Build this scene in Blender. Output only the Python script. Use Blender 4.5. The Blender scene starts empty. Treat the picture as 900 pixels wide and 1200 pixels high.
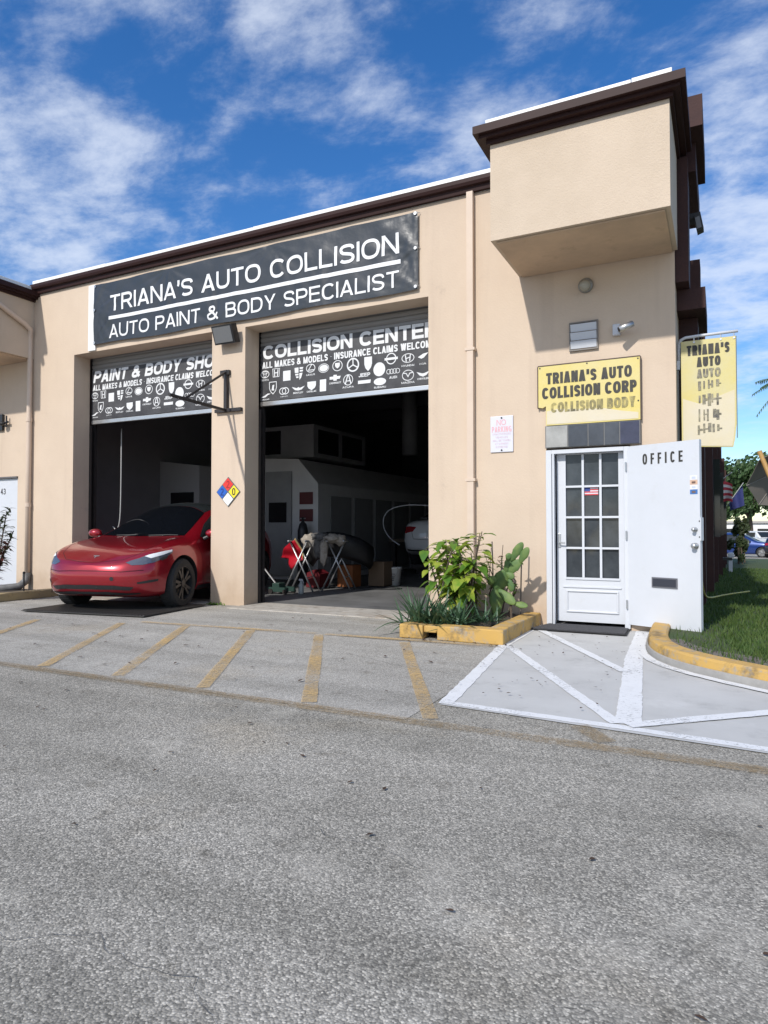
import bpy, bmesh, math, random
from mathutils import Vector, Matrix, noise
from mathutils.bvhtree import BVHTree
random.seed(7)
R = math.radians
sc = bpy.context.scene
COL = sc.collection

# ------------------------------------------------------------------ camera, sky, sun, exposure
cam = bpy.data.cameras.new('camera')
camo = bpy.data.objects.new('camera', cam); COL.objects.link(camo)
camo.location = (0, 0, 1.15)
camo.rotation_euler = (R(90 + 1.45), 0, math.atan(395 / 790))
cam.sensor_fit = 'VERTICAL'; cam.sensor_height = 24.0; cam.lens = 24.0 * 790 / 1200
cam.clip_start = 0.05; cam.clip_end = 3000
sc.camera = camo

SUN = Vector((0.19, 1.10, -0.92)).normalized()          # direction the light travels
w = bpy.data.worlds.new('World'); sc.world = w; w.use_nodes = True
nt = w.node_tree; N = nt.nodes; L = nt.links
for n in list(N): N.remove(n)
def wn(t, **k):
    n = N.new(t)
    for a, b in k.items(): setattr(n, a, b)
    return n
sky = wn('ShaderNodeTexSky'); sky.sky_type = 'NISHITA'; sky.sun_disc = False
sky.sun_elevation = math.asin(-SUN.z); sky.sun_rotation = math.atan2(-SUN.x, -SUN.y)
sky.air_density = 1.0; sky.dust_density = 0.3; sky.ozone_density = 2.5
tc = wn('ShaderNodeTexCoord')
def vmath(op, a, b):
    n = wn('ShaderNodeVectorMath', operation=op)
    if hasattr(a, 'links'): L.new(a, n.inputs[0])
    else: n.inputs[0].default_value = a
    if b is not None:
        if hasattr(b, 'links'): L.new(b, n.inputs[1])
        else: n.inputs[1].default_value = b
    return n
def fmath(op, a, b=0.0, clamp=False):
    n = wn('ShaderNodeMath', operation=op, use_clamp=clamp)
    for i, v in enumerate((a, b)):
        if hasattr(v, 'links'): L.new(v, n.inputs[i])
        else: n.inputs[i].default_value = v
    return n.outputs[0]
dirn = vmath('NORMALIZE', tc.outputs['Generated'], None).outputs[0]
sep = wn('ShaderNodeSeparateXYZ'); L.new(dirn, sep.inputs[0])
den = fmath('ADD', fmath('MAXIMUM', sep.outputs[2], 0.02), 0.22)
comb = wn('ShaderNodeCombineXYZ')
L.new(fmath('DIVIDE', sep.outputs[0], den), comb.inputs[0]); L.new(fmath('DIVIDE', sep.outputs[1], den), comb.inputs[1])
nz = wn('ShaderNodeTexNoise'); nz.inputs['Scale'].default_value = 5.2; nz.inputs['Detail'].default_value = 11
nz.inputs['Roughness'].default_value = 0.64; nz.inputs['Distortion'].default_value = 0.12
mp = wn('ShaderNodeMapping'); mp.inputs['Location'].default_value = (3.7, 1.9, 0.4); mp.inputs['Scale'].default_value = (0.85, 1.2, 1)
mp.inputs['Rotation'].default_value = (0, 0, R(-35))
L.new(comb.outputs[0], mp.inputs[0]); L.new(mp.outputs[0], nz.inputs['Vector'])
bias = None
# cloud banks: direction, angular radius (deg), strength
BANKS = [((-.82, .42, .39), 13, .09), ((-.80, .45, .33), 9, .09), ((-.72, .55, .42), 7, .11), ((-.66, .62, .40), 6, .12), ((-.50, .55, .67), 7, .12), ((-.45, .65, .61), 4, .16), ((-.56, .50, .66), 8, .10),
         ((-.42, .58, .69), 7, .08), ((-.30, .81, .50), 5, .13), ((-.24, .82, .52), 4, .14), ((.08, .91, .41), 13, .12), ((.14, .80, .58), 10, .10), ((-.36, .72, .59), 5, .08),
         ((-.05, .93, .27), 12, .12), ((-.72, .42, .55), 9, .08), ((.35, .88, .30), 20, .14), ((-.40, .72, .56), 5, .09), ((-.55, .62, .56), 7, .07), ((-.15, .75, .64), 6, .07),
         ((.1, -.8, .6), 62, .45)]                        # unseen cloud added behind the camera as fill light for the facade
for d, rad, amp in BANKS:
    dp = vmath('DOT_PRODUCT', dirn, Vector(d).normalized()[:])
    mr = wn('ShaderNodeMapRange'); mr.interpolation_type = 'SMOOTHSTEP'
    L.new(dp.outputs['Value'], mr.inputs[0])
    mr.inputs[1].default_value = math.cos(R(rad * 1.25)); mr.inputs[2].default_value = 1.0
    mr.inputs[3].default_value = 0; mr.inputs[4].default_value = amp
    bias = mr.outputs[0] if bias is None else fmath('ADD', bias, mr.outputs[0])
dens = fmath('ADD', nz.outputs[0], bias)
cm = wn('ShaderNodeMapRange'); cm.interpolation_type = 'SMOOTHERSTEP'
L.new(dens, cm.inputs[0]); cm.inputs[1].default_value = 0.49; cm.inputs[2].default_value = 0.97
cm.inputs[3].default_value = 0.0; cm.inputs[4].default_value = 0.68
hs = wn('ShaderNodeHueSaturation'); hs.inputs['Saturation'].default_value = 1.34; hs.inputs['Value'].default_value = 1.15; hs.inputs['Hue'].default_value = 0.508
L.new(sky.outputs[0], hs.inputs['Color'])
mx = wn('ShaderNodeMix', data_type='RGBA'); L.new(cm.outputs[0], mx.inputs['Factor'])
L.new(hs.outputs[0], mx.inputs['A']); mx.inputs['B'].default_value = (6.2, 6.7, 7.6, 1)
bg = wn('ShaderNodeBackground'); bg.inputs['Strength'].default_value = 0.11
L.new(mx.outputs['Result'], bg.inputs['Color'])
wo = wn('ShaderNodeOutputWorld'); L.new(bg.outputs[0], wo.inputs[0])

sl = bpy.data.lights.new('sun', 'SUN'); sl.energy = 3.1; sl.angle = R(1.5); sl.color = (1.0, 0.955, 0.89)
so = bpy.data.objects.new('sun', sl); COL.objects.link(so); so.location = (-3, -12, 14)
so.rotation_euler = SUN.to_track_quat('-Z', 'Y').to_euler()
vs = sc.view_settings; vs.view_transform = 'Standard'; vs.look = 'None'; vs.exposure = 0.38; vs.gamma = 1; vs.use_curve_mapping = False
sc.cycles.max_bounces = 8

# ------------------------------------------------------------------ materials
MATS = {}
def mat(name, col, rough=0.6, metal=0.0, var=None, bump=None, coat=0.0, spec=None, extra=None, trans=0.0, dirt=None):
    """var=(scale, amount, second colour)  bump=(scale, strength, distance)  dirt=(colour, scale, low, high)"""
    if name in MATS: return MATS[name]
    m = bpy.data.materials.new(name); m.use_nodes = True
    t = m.node_tree; b = t.nodes['Principled BSDF']
    b.inputs['Base Color'].default_value = (*col, 1); b.inputs['Roughness'].default_value = rough; b.inputs['Metallic'].default_value = metal
    if coat: b.inputs['Coat Weight'].default_value = coat; b.inputs['Coat Roughness'].default_value = 0.04
    if spec is not None: b.inputs['Specular IOR Level'].default_value = spec
    if trans: b.inputs['Transmission Weight'].default_value = trans
    geo = t.nodes.new('ShaderNodeNewGeometry')
    cur = None
    if var:
        n = t.nodes.new('ShaderNodeTexNoise'); n.inputs['Scale'].default_value = var[0]; n.inputs['Detail'].default_value = 6; n.inputs['Roughness'].default_value = .65
        t.links.new(geo.outputs['Position'], n.inputs['Vector'])
        mr = t.nodes.new('ShaderNodeMapRange'); mr.inputs[1].default_value = .35; mr.inputs[2].default_value = .7; mr.inputs[4].default_value = var[1]
        t.links.new(n.outputs[0], mr.inputs[0])
        k = t.nodes.new('ShaderNodeMix'); k.data_type = 'RGBA'
        t.links.new(mr.outputs[0], k.inputs['Factor']); k.inputs['A'].default_value = (*col, 1); k.inputs['B'].default_value = (*var[2], 1)
        cur = k.outputs['Result']
    if dirt:
        dl = dirt if isinstance(dirt, list) else [dirt]
        for dc, ds, lo, hi, amt in dl:
            n = t.nodes.new('ShaderNodeTexNoise'); n.inputs['Scale'].default_value = ds; n.inputs['Detail'].default_value = 8; n.inputs['Roughness'].default_value = .7
            t.links.new(geo.outputs['Position'], n.inputs['Vector'])
            mr = t.nodes.new('ShaderNodeMapRange'); mr.inputs[1].default_value = lo; mr.inputs[2].default_value = hi; mr.inputs[4].default_value = amt
            t.links.new(n.outputs[0], mr.inputs[0])
            k = t.nodes.new('ShaderNodeMix'); k.data_type = 'RGBA'
            t.links.new(mr.outputs[0], k.inputs['Factor'])
            if cur is None: k.inputs['A'].default_value = (*col, 1)
            else: t.links.new(cur, k.inputs['A'])
            k.inputs['B'].default_value = (*dc, 1); cur = k.outputs['Result']
    if cur is not None: t.links.new(cur, b.inputs['Base Color'])
    if bump:
        n = t.nodes.new('ShaderNodeTexNoise'); n.inputs['Scale'].default_value = bump[0]; n.inputs['Detail'].default_value = 5
        t.links.new(geo.outputs['Position'], n.inputs['Vector'])
        bp = t.nodes.new('ShaderNodeBump'); bp.inputs['Strength'].default_value = bump[1]; bp.inputs['Distance'].default_value = bump[2] if len(bump) > 2 else .01
        t.links.new(n.outputs[0], bp.inputs['Height']); t.links.new(bp.outputs[0], b.inputs['Normal'])
    MATS[name] = m
    if extra: extra(m, t, b, geo)
    return m

def asphalt_extra(light, dark, patch, scale=150):
    def f(m, t, b, geo):
        def nn(k, **a):
            n = t.nodes.new(k)
            for x, y in a.items(): setattr(n, x, y)
            return n
        v = nn('ShaderNodeTexVoronoi'); v.inputs['Scale'].default_value = scale; v.inputs['Randomness'].default_value = 1
        t.links.new(geo.outputs['Position'], v.inputs['Vector'])
        bw = nn('ShaderNodeSeparateColor'); t.links.new(v.outputs['Color'], bw.inputs[0])
        cr = nn('ShaderNodeValToRGB'); e = cr.color_ramp.elements
        e[0].position = 0.0; e[0].color = (*dark, 1); e[1].position = 1.0; e[1].color = (*light, 1)
        x = e.new(0.35); x.color = tuple(d * .75 + l * .25 for d, l in zip(dark, light)) + (1,)
        x = e.new(0.8); x.color = tuple(d * .45 + l * .55 for d, l in zip(dark, light)) + (1,)
        t.links.new(bw.outputs[0], cr.inputs[0])
        # dark gaps between the stones
        mr = nn('ShaderNodeMapRange'); t.links.new(v.outputs['Distance'], mr.inputs[0]); mr.inputs[1].default_value = .35; mr.inputs[2].default_value = .85; mr.inputs[4].default_value = .40
        k0 = nn('ShaderNodeMix', data_type='RGBA'); t.links.new(mr.outputs[0], k0.inputs['Factor']); t.links.new(cr.outputs[0], k0.inputs['A']); k0.inputs['B'].default_value = (*[d * .6 for d in dark], 1)
        cur = k0.outputs['Result']
        for sc_, lo, hi, amt, col, off in ((.55, .42, .72, .60, patch[0], 0), (1.9, .48, .78, .5, patch[1], 9), (.9, .55, .74, .45, patch[2], 23), (5.5, .58, .70, .5, patch[3], 41), (13, .66, .74, .6, (.35, .34, .32), 57)):
            mpp = nn('ShaderNodeMapping'); mpp.inputs['Location'].default_value = (off, off * .7, 0); t.links.new(geo.outputs['Position'], mpp.inputs[0])
            n = nn('ShaderNodeTexNoise'); n.inputs['Scale'].default_value = sc_; n.inputs['Detail'].default_value = 7; n.inputs['Roughness'].default_value = .62
            t.links.new(mpp.outputs[0], n.inputs['Vector'])
            mr = nn('ShaderNodeMapRange'); t.links.new(n.outputs[0], mr.inputs[0]); mr.inputs[1].default_value = lo; mr.inputs[2].default_value = hi; mr.inputs[4].default_value = amt
            k = nn('ShaderNodeMix', data_type='RGBA'); k.blend_type = 'MULTIPLY'; t.links.new(mr.outputs[0], k.inputs['Factor']); t.links.new(cur, k.inputs['A']); k.inputs['B'].default_value = (*col, 1)
            cur = k.outputs['Result']
        # long tyre tracks along the drive, and worn pale patches
        mpp = nn('ShaderNodeMapping'); mpp.inputs['Scale'].default_value = (.16, 1.5, 1); mpp.inputs['Rotation'].default_value = (0, 0, R(6)); t.links.new(geo.outputs['Position'], mpp.inputs[0])
        n = nn('ShaderNodeTexNoise'); n.inputs['Scale'].default_value = 1.6; n.inputs['Detail'].default_value = 5; t.links.new(mpp.outputs[0], n.inputs['Vector'])
        mr = nn('ShaderNodeMapRange'); t.links.new(n.outputs[0], mr.inputs[0]); mr.inputs[1].default_value = .42; mr.inputs[2].default_value = .66; mr.inputs[4].default_value = .55
        k = nn('ShaderNodeMix', data_type='RGBA'); k.blend_type = 'MULTIPLY'; t.links.new(mr.outputs[0], k.inputs['Factor']); t.links.new(cur, k.inputs['A']); k.inputs['B'].default_value = (.62, .62, .605, 1); cur = k.outputs['Result']
        mpp = nn('ShaderNodeMapping'); mpp.inputs['Location'].default_value = (5, 3, 0); t.links.new(geo.outputs['Position'], mpp.inputs[0])
        n = nn('ShaderNodeTexNoise'); n.inputs['Scale'].default_value = 1.1; n.inputs['Detail'].default_value = 8; n.inputs['Roughness'].default_value = .7; t.links.new(mpp.outputs[0], n.inputs['Vector'])
        mr = nn('ShaderNodeMapRange'); t.links.new(n.outputs[0], mr.inputs[0]); mr.inputs[1].default_value = .56; mr.inputs[2].default_value = .74; mr.inputs[4].default_value = .45
        k = nn('ShaderNodeMix', data_type='RGBA'); t.links.new(mr.outputs[0], k.inputs['Factor']); t.links.new(cur, k.inputs['A']); k.inputs['B'].default_value = (*[q * .86 for q in light], 1); cur = k.outputs['Result']
        t.links.new(cur, b.inputs['Base Color'])
        bp = nn('ShaderNodeBump'); bp.inputs['Strength'].default_value = .45; bp.inputs['Distance'].default_value = .005; bp.invert = True
        t.links.new(v.outputs['Distance'], bp.inputs['Height']); t.links.new(bp.outputs[0], b.inputs['Normal'])
    return f
def worn_extra(lo, hi, scale, under=None):
    """paint worn through: holes where the surface below shows"""
    def f(m, t, b, geo):
        n = t.nodes.new('ShaderNodeTexNoise'); n.inputs['Scale'].default_value = scale; n.inputs['Detail'].default_value = 8; n.inputs['Roughness'].default_value = .75
        t.links.new(geo.outputs['Position'], n.inputs['Vector'])
        n2 = t.nodes.new('ShaderNodeTexNoise'); n2.inputs['Scale'].default_value = 1.3; n2.inputs['Detail'].default_value = 3
        t.links.new(geo.outputs['Position'], n2.inputs['Vector'])
        ad = t.nodes.new('ShaderNodeMath'); ad.operation = 'MULTIPLY_ADD'; t.links.new(n2.outputs[0], ad.inputs[0]); ad.inputs[1].default_value = .55; t.links.new(n.outputs[0], ad.inputs[2])
        mr = t.nodes.new('ShaderNodeMapRange'); t.links.new(ad.outputs[0], mr.inputs[0]); mr.inputs[1].default_value = lo; mr.inputs[2].default_value = hi
        tr = t.nodes.new('ShaderNodeBsdfTransparent'); ms = t.nodes.new('ShaderNodeMixShader'); o = t.nodes['Material Output']
        t.links.new(mr.outputs[0], ms.inputs[0]); t.links.new(tr.outputs[0], ms.inputs[1]); t.links.new(b.outputs[0], ms.inputs[2]); t.links.new(ms.outputs[0], o.inputs[0])
    return f
def leaf_extra(col2, tr=.35):
    def f(m, t, b, geo):
        oi = t.nodes.new('ShaderNodeTexNoise'); oi.inputs['Scale'].default_value = 9
        t.links.new(geo.outputs['Position'], oi.inputs['Vector'])
        mr = t.nodes.new('ShaderNodeMapRange'); t.links.new(oi.outputs[0], mr.inputs[0]); mr.inputs[1].default_value = .35; mr.inputs[2].default_value = .65
        k = t.nodes.new('ShaderNodeMix'); k.data_type = 'RGBA'; t.links.new(mr.outputs[0], k.inputs['Factor'])
        k.inputs['A'].default_value = b.inputs['Base Color'].default_value; k.inputs['B'].default_value = (*col2, 1)
        t.links.new(k.outputs['Result'], b.inputs['Base Color'])
        tl = t.nodes.new('ShaderNodeBsdfTranslucent'); t.links.new(k.outputs['Result'], tl.inputs[0])
        ms = t.nodes.new('ShaderNodeMixShader'); ms.inputs[0].default_value = tr; o = t.nodes['Material Output']
        t.links.new(b.outputs[0], ms.inputs[1]); t.links.new(tl.outputs[0], ms.inputs[2]); t.links.new(ms.outputs[0], o.inputs[0])
    return f
def wall_extra(m, t, b, geo):
    """vertical run-down streaks, scuffs, and splash dirt at the foot of the wall"""
    src = b.inputs['Base Color'].links[0].from_socket
    mpp = t.nodes.new('ShaderNodeMapping'); mpp.inputs['Scale'].default_value = (5.5, 5.5, .45); t.links.new(geo.outputs['Position'], mpp.inputs[0])
    n = t.nodes.new('ShaderNodeTexNoise'); n.inputs['Scale'].default_value = 1.0; n.inputs['Detail'].default_value = 6; t.links.new(mpp.outputs[0], n.inputs['Vector'])
    mr = t.nodes.new('ShaderNodeMapRange'); t.links.new(n.outputs[0], mr.inputs[0]); mr.inputs[1].default_value = .55; mr.inputs[2].default_value = .82; mr.inputs[4].default_value = .26
    k = t.nodes.new('ShaderNodeMix'); k.data_type = 'RGBA'; t.links.new(mr.outputs[0], k.inputs['Factor']); t.links.new(src, k.inputs['A']); k.inputs['B'].default_value = (.36, .28, .22, 1)
    sp = t.nodes.new('ShaderNodeSeparateXYZ'); t.links.new(geo.outputs['Position'], sp.inputs[0])
    n2 = t.nodes.new('ShaderNodeTexNoise'); n2.inputs['Scale'].default_value = 4; n2.inputs['Detail'].default_value = 7; t.links.new(geo.outputs['Position'], n2.inputs['Vector'])
    ad = t.nodes.new('ShaderNodeMath'); ad.operation = 'MULTIPLY_ADD'; t.links.new(n2.outputs[0], ad.inputs[0]); ad.inputs[1].default_value = -1.0; t.links.new(sp.outputs[2], ad.inputs[2])
    mr2 = t.nodes.new('ShaderNodeMapRange'); t.links.new(ad.outputs[0], mr2.inputs[0]); mr2.inputs[1].default_value = -.48; mr2.inputs[2].default_value = .0; mr2.inputs[3].default_value = .34; mr2.inputs[4].default_value = 0
    k2 = t.nodes.new('ShaderNodeMix'); k2.data_type = 'RGBA'; t.links.new(mr2.outputs[0], k2.inputs['Factor']); t.links.new(k.outputs['Result'], k2.inputs['A']); k2.inputs['B'].default_value = (.33, .22, .13, 1)
    t.links.new(k2.outputs['Result'], b.inputs['Base Color'])

BEIGE = (.61, .495, .385)
stucco = mat('stucco', BEIGE, .9, var=(.8, .5, (.49, .385, .295)), bump=(38, .35, .006), dirt=[((.33, .27, .22), 3.2, .64, .78, .45), ((.20, .16, .13), 7.5, .70, .77, .6)], extra=wall_extra, spec=.2)
stucco_box = mat('stucco_box', (.60, .495, .388), .9, var=(1.2, .6, (.48, .39, .295)), bump=(70, .5, .010), spec=.2, dirt=[((.36, .29, .22), 2.2, .62, .8, .35)])
pipe_paint = mat('pipe_paint', (.62, .50, .40), .6, var=(3, .5, (.52, .41, .32)))
brown = mat('brown_fascia', (.030, .013, .012), .55, var=(4, .6, (.042, .018, .016)), spec=.2)
brown_dark = mat('brown_timber', (.050, .026, .025), .7, var=(6, .6, (.070, .034, .029)), bump=(40, .3), spec=.2)
white_cop = mat('white_coping', (.82, .82, .80), .5, var=(5, .4, (.66, .65, .62)))
white_paint = mat('white_paint', (.585, .605, .645), .42, var=(3, .5, (.535, .555, .59)), dirt=[((.42, .40, .36), 5, .60, .82, .30), ((.30, .28, .25), 22, .70, .78, .35)], bump=(2.2, .12, .02))
white_board = mat('white_board', (.80, .80, .79), .6, var=(4, .5, (.68, .67, .64)))
vinyl = mat('banner_vinyl', (.030, .036, .044), .36, var=(2.5, .6, (.045, .05, .058)), bump=(5, .25, .03))
vinyl_white = mat('banner_white', (.78, .79, .80), .5, var=(6, .5, (.66, .67, .68)))
vinyl2 = mat('shutter_banner_vinyl', (.032, .032, .036), .6, var=(3, .8, (.085, .085, .09)), bump=(7, .3, .02), dirt=((.20, .20, .20), 9, .60, .80, .45))
vinyl2_white = mat('shutter_banner_white', (.74, .75, .76), .6, var=(10, .7, (.56, .57, .58)))
shutter_m = mat('shutter_metal', (.24, .235, .23), .5, .2, var=(3, .6, (.22, .21, .20)))
steel = mat('galvanised_steel', (.55, .56, .57), .4, .8, var=(9, .5, (.42, .42, .42)))
alu = mat('brushed_aluminium', (.62, .62, .62), .32, .9)
black_steel = mat('black_steel', (.018, .017, .018), .5, var=(12, .5, (.05, .035, .03)))
black_plastic = mat('black_plastic', (.02, .02, .022), .45)
rubber = mat('rubber', (.018, .018, .019), .8)
glass_dark = mat('dark_glass', (.02, .024, .026), .06, spec=.6)
glass_pane = mat('door_pane_glass', (.030, .036, .042), .07, var=(3.5, .9, (.07, .08, .09)), spec=.45)
lamp_glass = mat('lamp_glass', (.55, .56, .55), .15, spec=.6)
letter_black = mat('letter_black', (.025, .024, .022), .6, var=(14, .6, (.07, .065, .05)))
sign_yellow = mat('sign_yellow', (.64, .52, .15), .5, var=(2.2, .9, (.62, .54, .27)), dirt=((.50, .42, .22), 8, .66, .8, .4))
sign_pale = mat('sign_bleached', (.62, .54, .36), .5, var=(2, .8, (.62, .57, .48)))
sign_white = mat('sign_white', (.62, .62, .68), .45)
sign_red = mat('sign_lettering_red', (.60, .22, .26), .6)
asphalt = mat('asphalt', (.2, .2, .2), .92, spec=.25, extra=asphalt_extra((.68, .64, .56), (.175, .167, .148), ((.60, .60, .59), (.62, .615, .60), (1.0, .90, .74), (.42, .40, .37))))
apron_m = mat('apron_asphalt', (.25, .25, .24), .92, spec=.25, extra=asphalt_extra((.68, .65, .59), (.26, .25, .228), ((.76, .755, .745), (.76, .75, .73), (1.0, .87, .68), (.50, .47, .43))))
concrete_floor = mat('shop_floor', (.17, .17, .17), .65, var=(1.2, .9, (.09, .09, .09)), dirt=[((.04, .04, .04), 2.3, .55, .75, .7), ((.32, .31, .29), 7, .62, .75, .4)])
threshold_m = mat('threshold_concrete', (.46, .43, .38), .85, var=(2.5, .8, (.34, .31, .27)), dirt=[((.16, .13, .10), 6, .50, .68, .7), ((.30, .20, .12), 2.2, .52, .7, .6)], bump=(40, .4, .01))
pad_m = mat('pad_concrete', (.49, .49, .48), .85, var=(1.6, .8, (.41, .41, .40)), bump=(160, .2, .003), dirt=[((.28, .275, .27), 3.2, .56, .76, .5), ((.20, .19, .18), 26, .66, .76, .6), ((.62, .62, .61), 1.4, .58, .7, .4)])
white_line = mat('white_road_paint', (.70, .71, .72), .7, var=(6, .5, (.62, .63, .64)), dirt=[((.45, .45, .44), 9, .55, .75, .5), ((.42, .42, .41), 40, .60, .70, .5)], extra=worn_extra(.50, .72, 40))
yellow_line = mat('yellow_road_paint', (.60, .40, .16), .88, var=(2, .8, (.48, .34, .16)), extra=worn_extra(.59, 1.04, 34))
edge_line = mat('edge_line_paint', (.36, .25, .12), .9, var=(2, .8, (.24, .18, .10)), extra=worn_extra(.62, 1.1, 30))
yellow_kerb = mat('yellow_kerb_paint', (.54, .33, .085), .8, var=(4, .7, (.44, .29, .11)), dirt=[((.30, .28, .25), 9, .52, .62, .75), ((.07, .06, .045), 3.1, .50, .64, .75)], bump=(60, .4, .004))
raw_kerb = mat('raw_concrete', (.36, .35, .33), .9, var=(5, .8, (.24, .23, .22)), bump=(60, .4, .004))
old_kerb = mat('old_kerb_paint', (.40, .30, .15), .85, var=(5, .8, (.30, .25, .16)), dirt=[((.07, .06, .05), 6, .55, .7, .8)])
soil = mat('soil', (.045, .036, .03), .95, var=(20, .8, (.09, .075, .06)), bump=(50, .8, .02))
lawn_m = mat('lawn_soil', (.05, .062, .025), .95, var=(2.5, .9, (.045, .085, .02)), bump=(40, .7, .02))
mulch_m = mat('mulch', (.11, .095, .08), .95, var=(18, .9, (.22, .20, .18)), bump=(45, 1, .02))
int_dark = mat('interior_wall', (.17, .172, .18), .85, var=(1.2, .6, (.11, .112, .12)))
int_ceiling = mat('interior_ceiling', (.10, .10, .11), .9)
booth_white = mat('booth_white', (.62, .62, .62), .55, var=(2, .6, (.5, .5, .5)))
booth_grey = mat('booth_grey', (.30, .305, .31), .55, var=(2, .6, (.20, .205, .21)))
skin_dark = mat('dark_window', (.012, .013, .015), .2)
def paint(name, c, metal=.35): return mat(name, c, .28, metal, coat=1.0)
red_paint = paint('red_car_paint', (.30, .006, .016), .45)
white_car = paint('white_car_paint', (.72, .73, .74), 0)
blue_car = paint('blue_car_paint', (.015, .045, .20), .3)
dark_car = paint('dark_car_paint', (.012, .014, .022), .3)
leaf_lime = mat('leaf_lime', (.18, .32, .03), .42, extra=leaf_extra((.38, .42, .06)))
leaf_mid = mat('leaf_green', (.07, .18, .022), .42, extra=leaf_extra((.14, .25, .03)))
leaf_aloe = mat('leaf_aloe', (.075, .14, .075), .45, extra=leaf_extra((.05, .105, .05), .1))
leaf_cactus = mat('cactus_skin', (.15, .22, .055), .6, extra=leaf_extra((.075, .15, .045), .05), bump=(90, .4, .005))
leaf_dry = mat('leaf_dry', (.17, .10, .05), .8, extra=leaf_extra((.09, .05, .03), .2))
leaf_red = mat('leaf_red', (.07, .02, .02), .4, extra=leaf_extra((.11, .03, .025), .2))
leaf_dark = mat('leaf_dark', (.035, .06, .025), .4, extra=leaf_extra((.06, .075, .03), .2))
leaf_tree = mat('leaf_tree', (.045, .10, .035), .55, extra=leaf_extra((.075, .13, .04), .25))
bark = mat('bark', (.12, .09, .065), .9, var=(10, .8, (.06, .045, .035)), bump=(30, .8, .02))
grass_m = mat('grass_blade', (.05, .105, .018), .7, extra=leaf_extra((.105, .155, .035), .25))
litter_m = mat('fallen_leaf_brown', (.06, .035, .022), .8)

# ------------------------------------------------------------------ helpers
def tag(o, label=None, cat=None, group=None, kind=None):
    if label: o['label'] = label
    if cat: o['category'] = cat
    if group: o['group'] = group
    if kind: o['kind'] = kind
    return o
def thing(name, label, cat, loc=(0, 0, 0), rz=0, group=None):
    o = bpy.data.objects.new(name, None); COL.objects.link(o)
    o.location = loc; o.rotation_euler = (0, 0, rz); o.empty_display_size = .2
    return tag(o, label, cat, group)
def rootof(o):
    while o.parent: o = o.parent
    return o
def link(name, me, m, parent=None, world=True, smooth=False):
    """world=True: the mesh was built in world coordinates"""
    if m is not None:
        ms = m if isinstance(m, (list, tuple)) else [m]
        for x in ms: me.materials.append(x)
    if smooth:
        for p in me.polygons: p.use_smooth = True
    o = bpy.data.objects.new(name, me); COL.objects.link(o)
    if parent is not None:
        o.parent = parent
        if world:
            r = rootof(parent)
            off = Vector(r.location) if r.type == 'EMPTY' else Vector(r.location)
            me.transform(Matrix.Translation(-off))
    elif world:
        xs = [v.co for v in me.vertices]
        if xs:
            c = Vector(((min(v.x for v in xs) + max(v.x for v in xs)) / 2, (min(v.y for v in xs) + max(v.y for v in xs)) / 2, min(v.z for v in xs)))
            me.transform(Matrix.Translation(-c)); o.location = c
    return o
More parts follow.
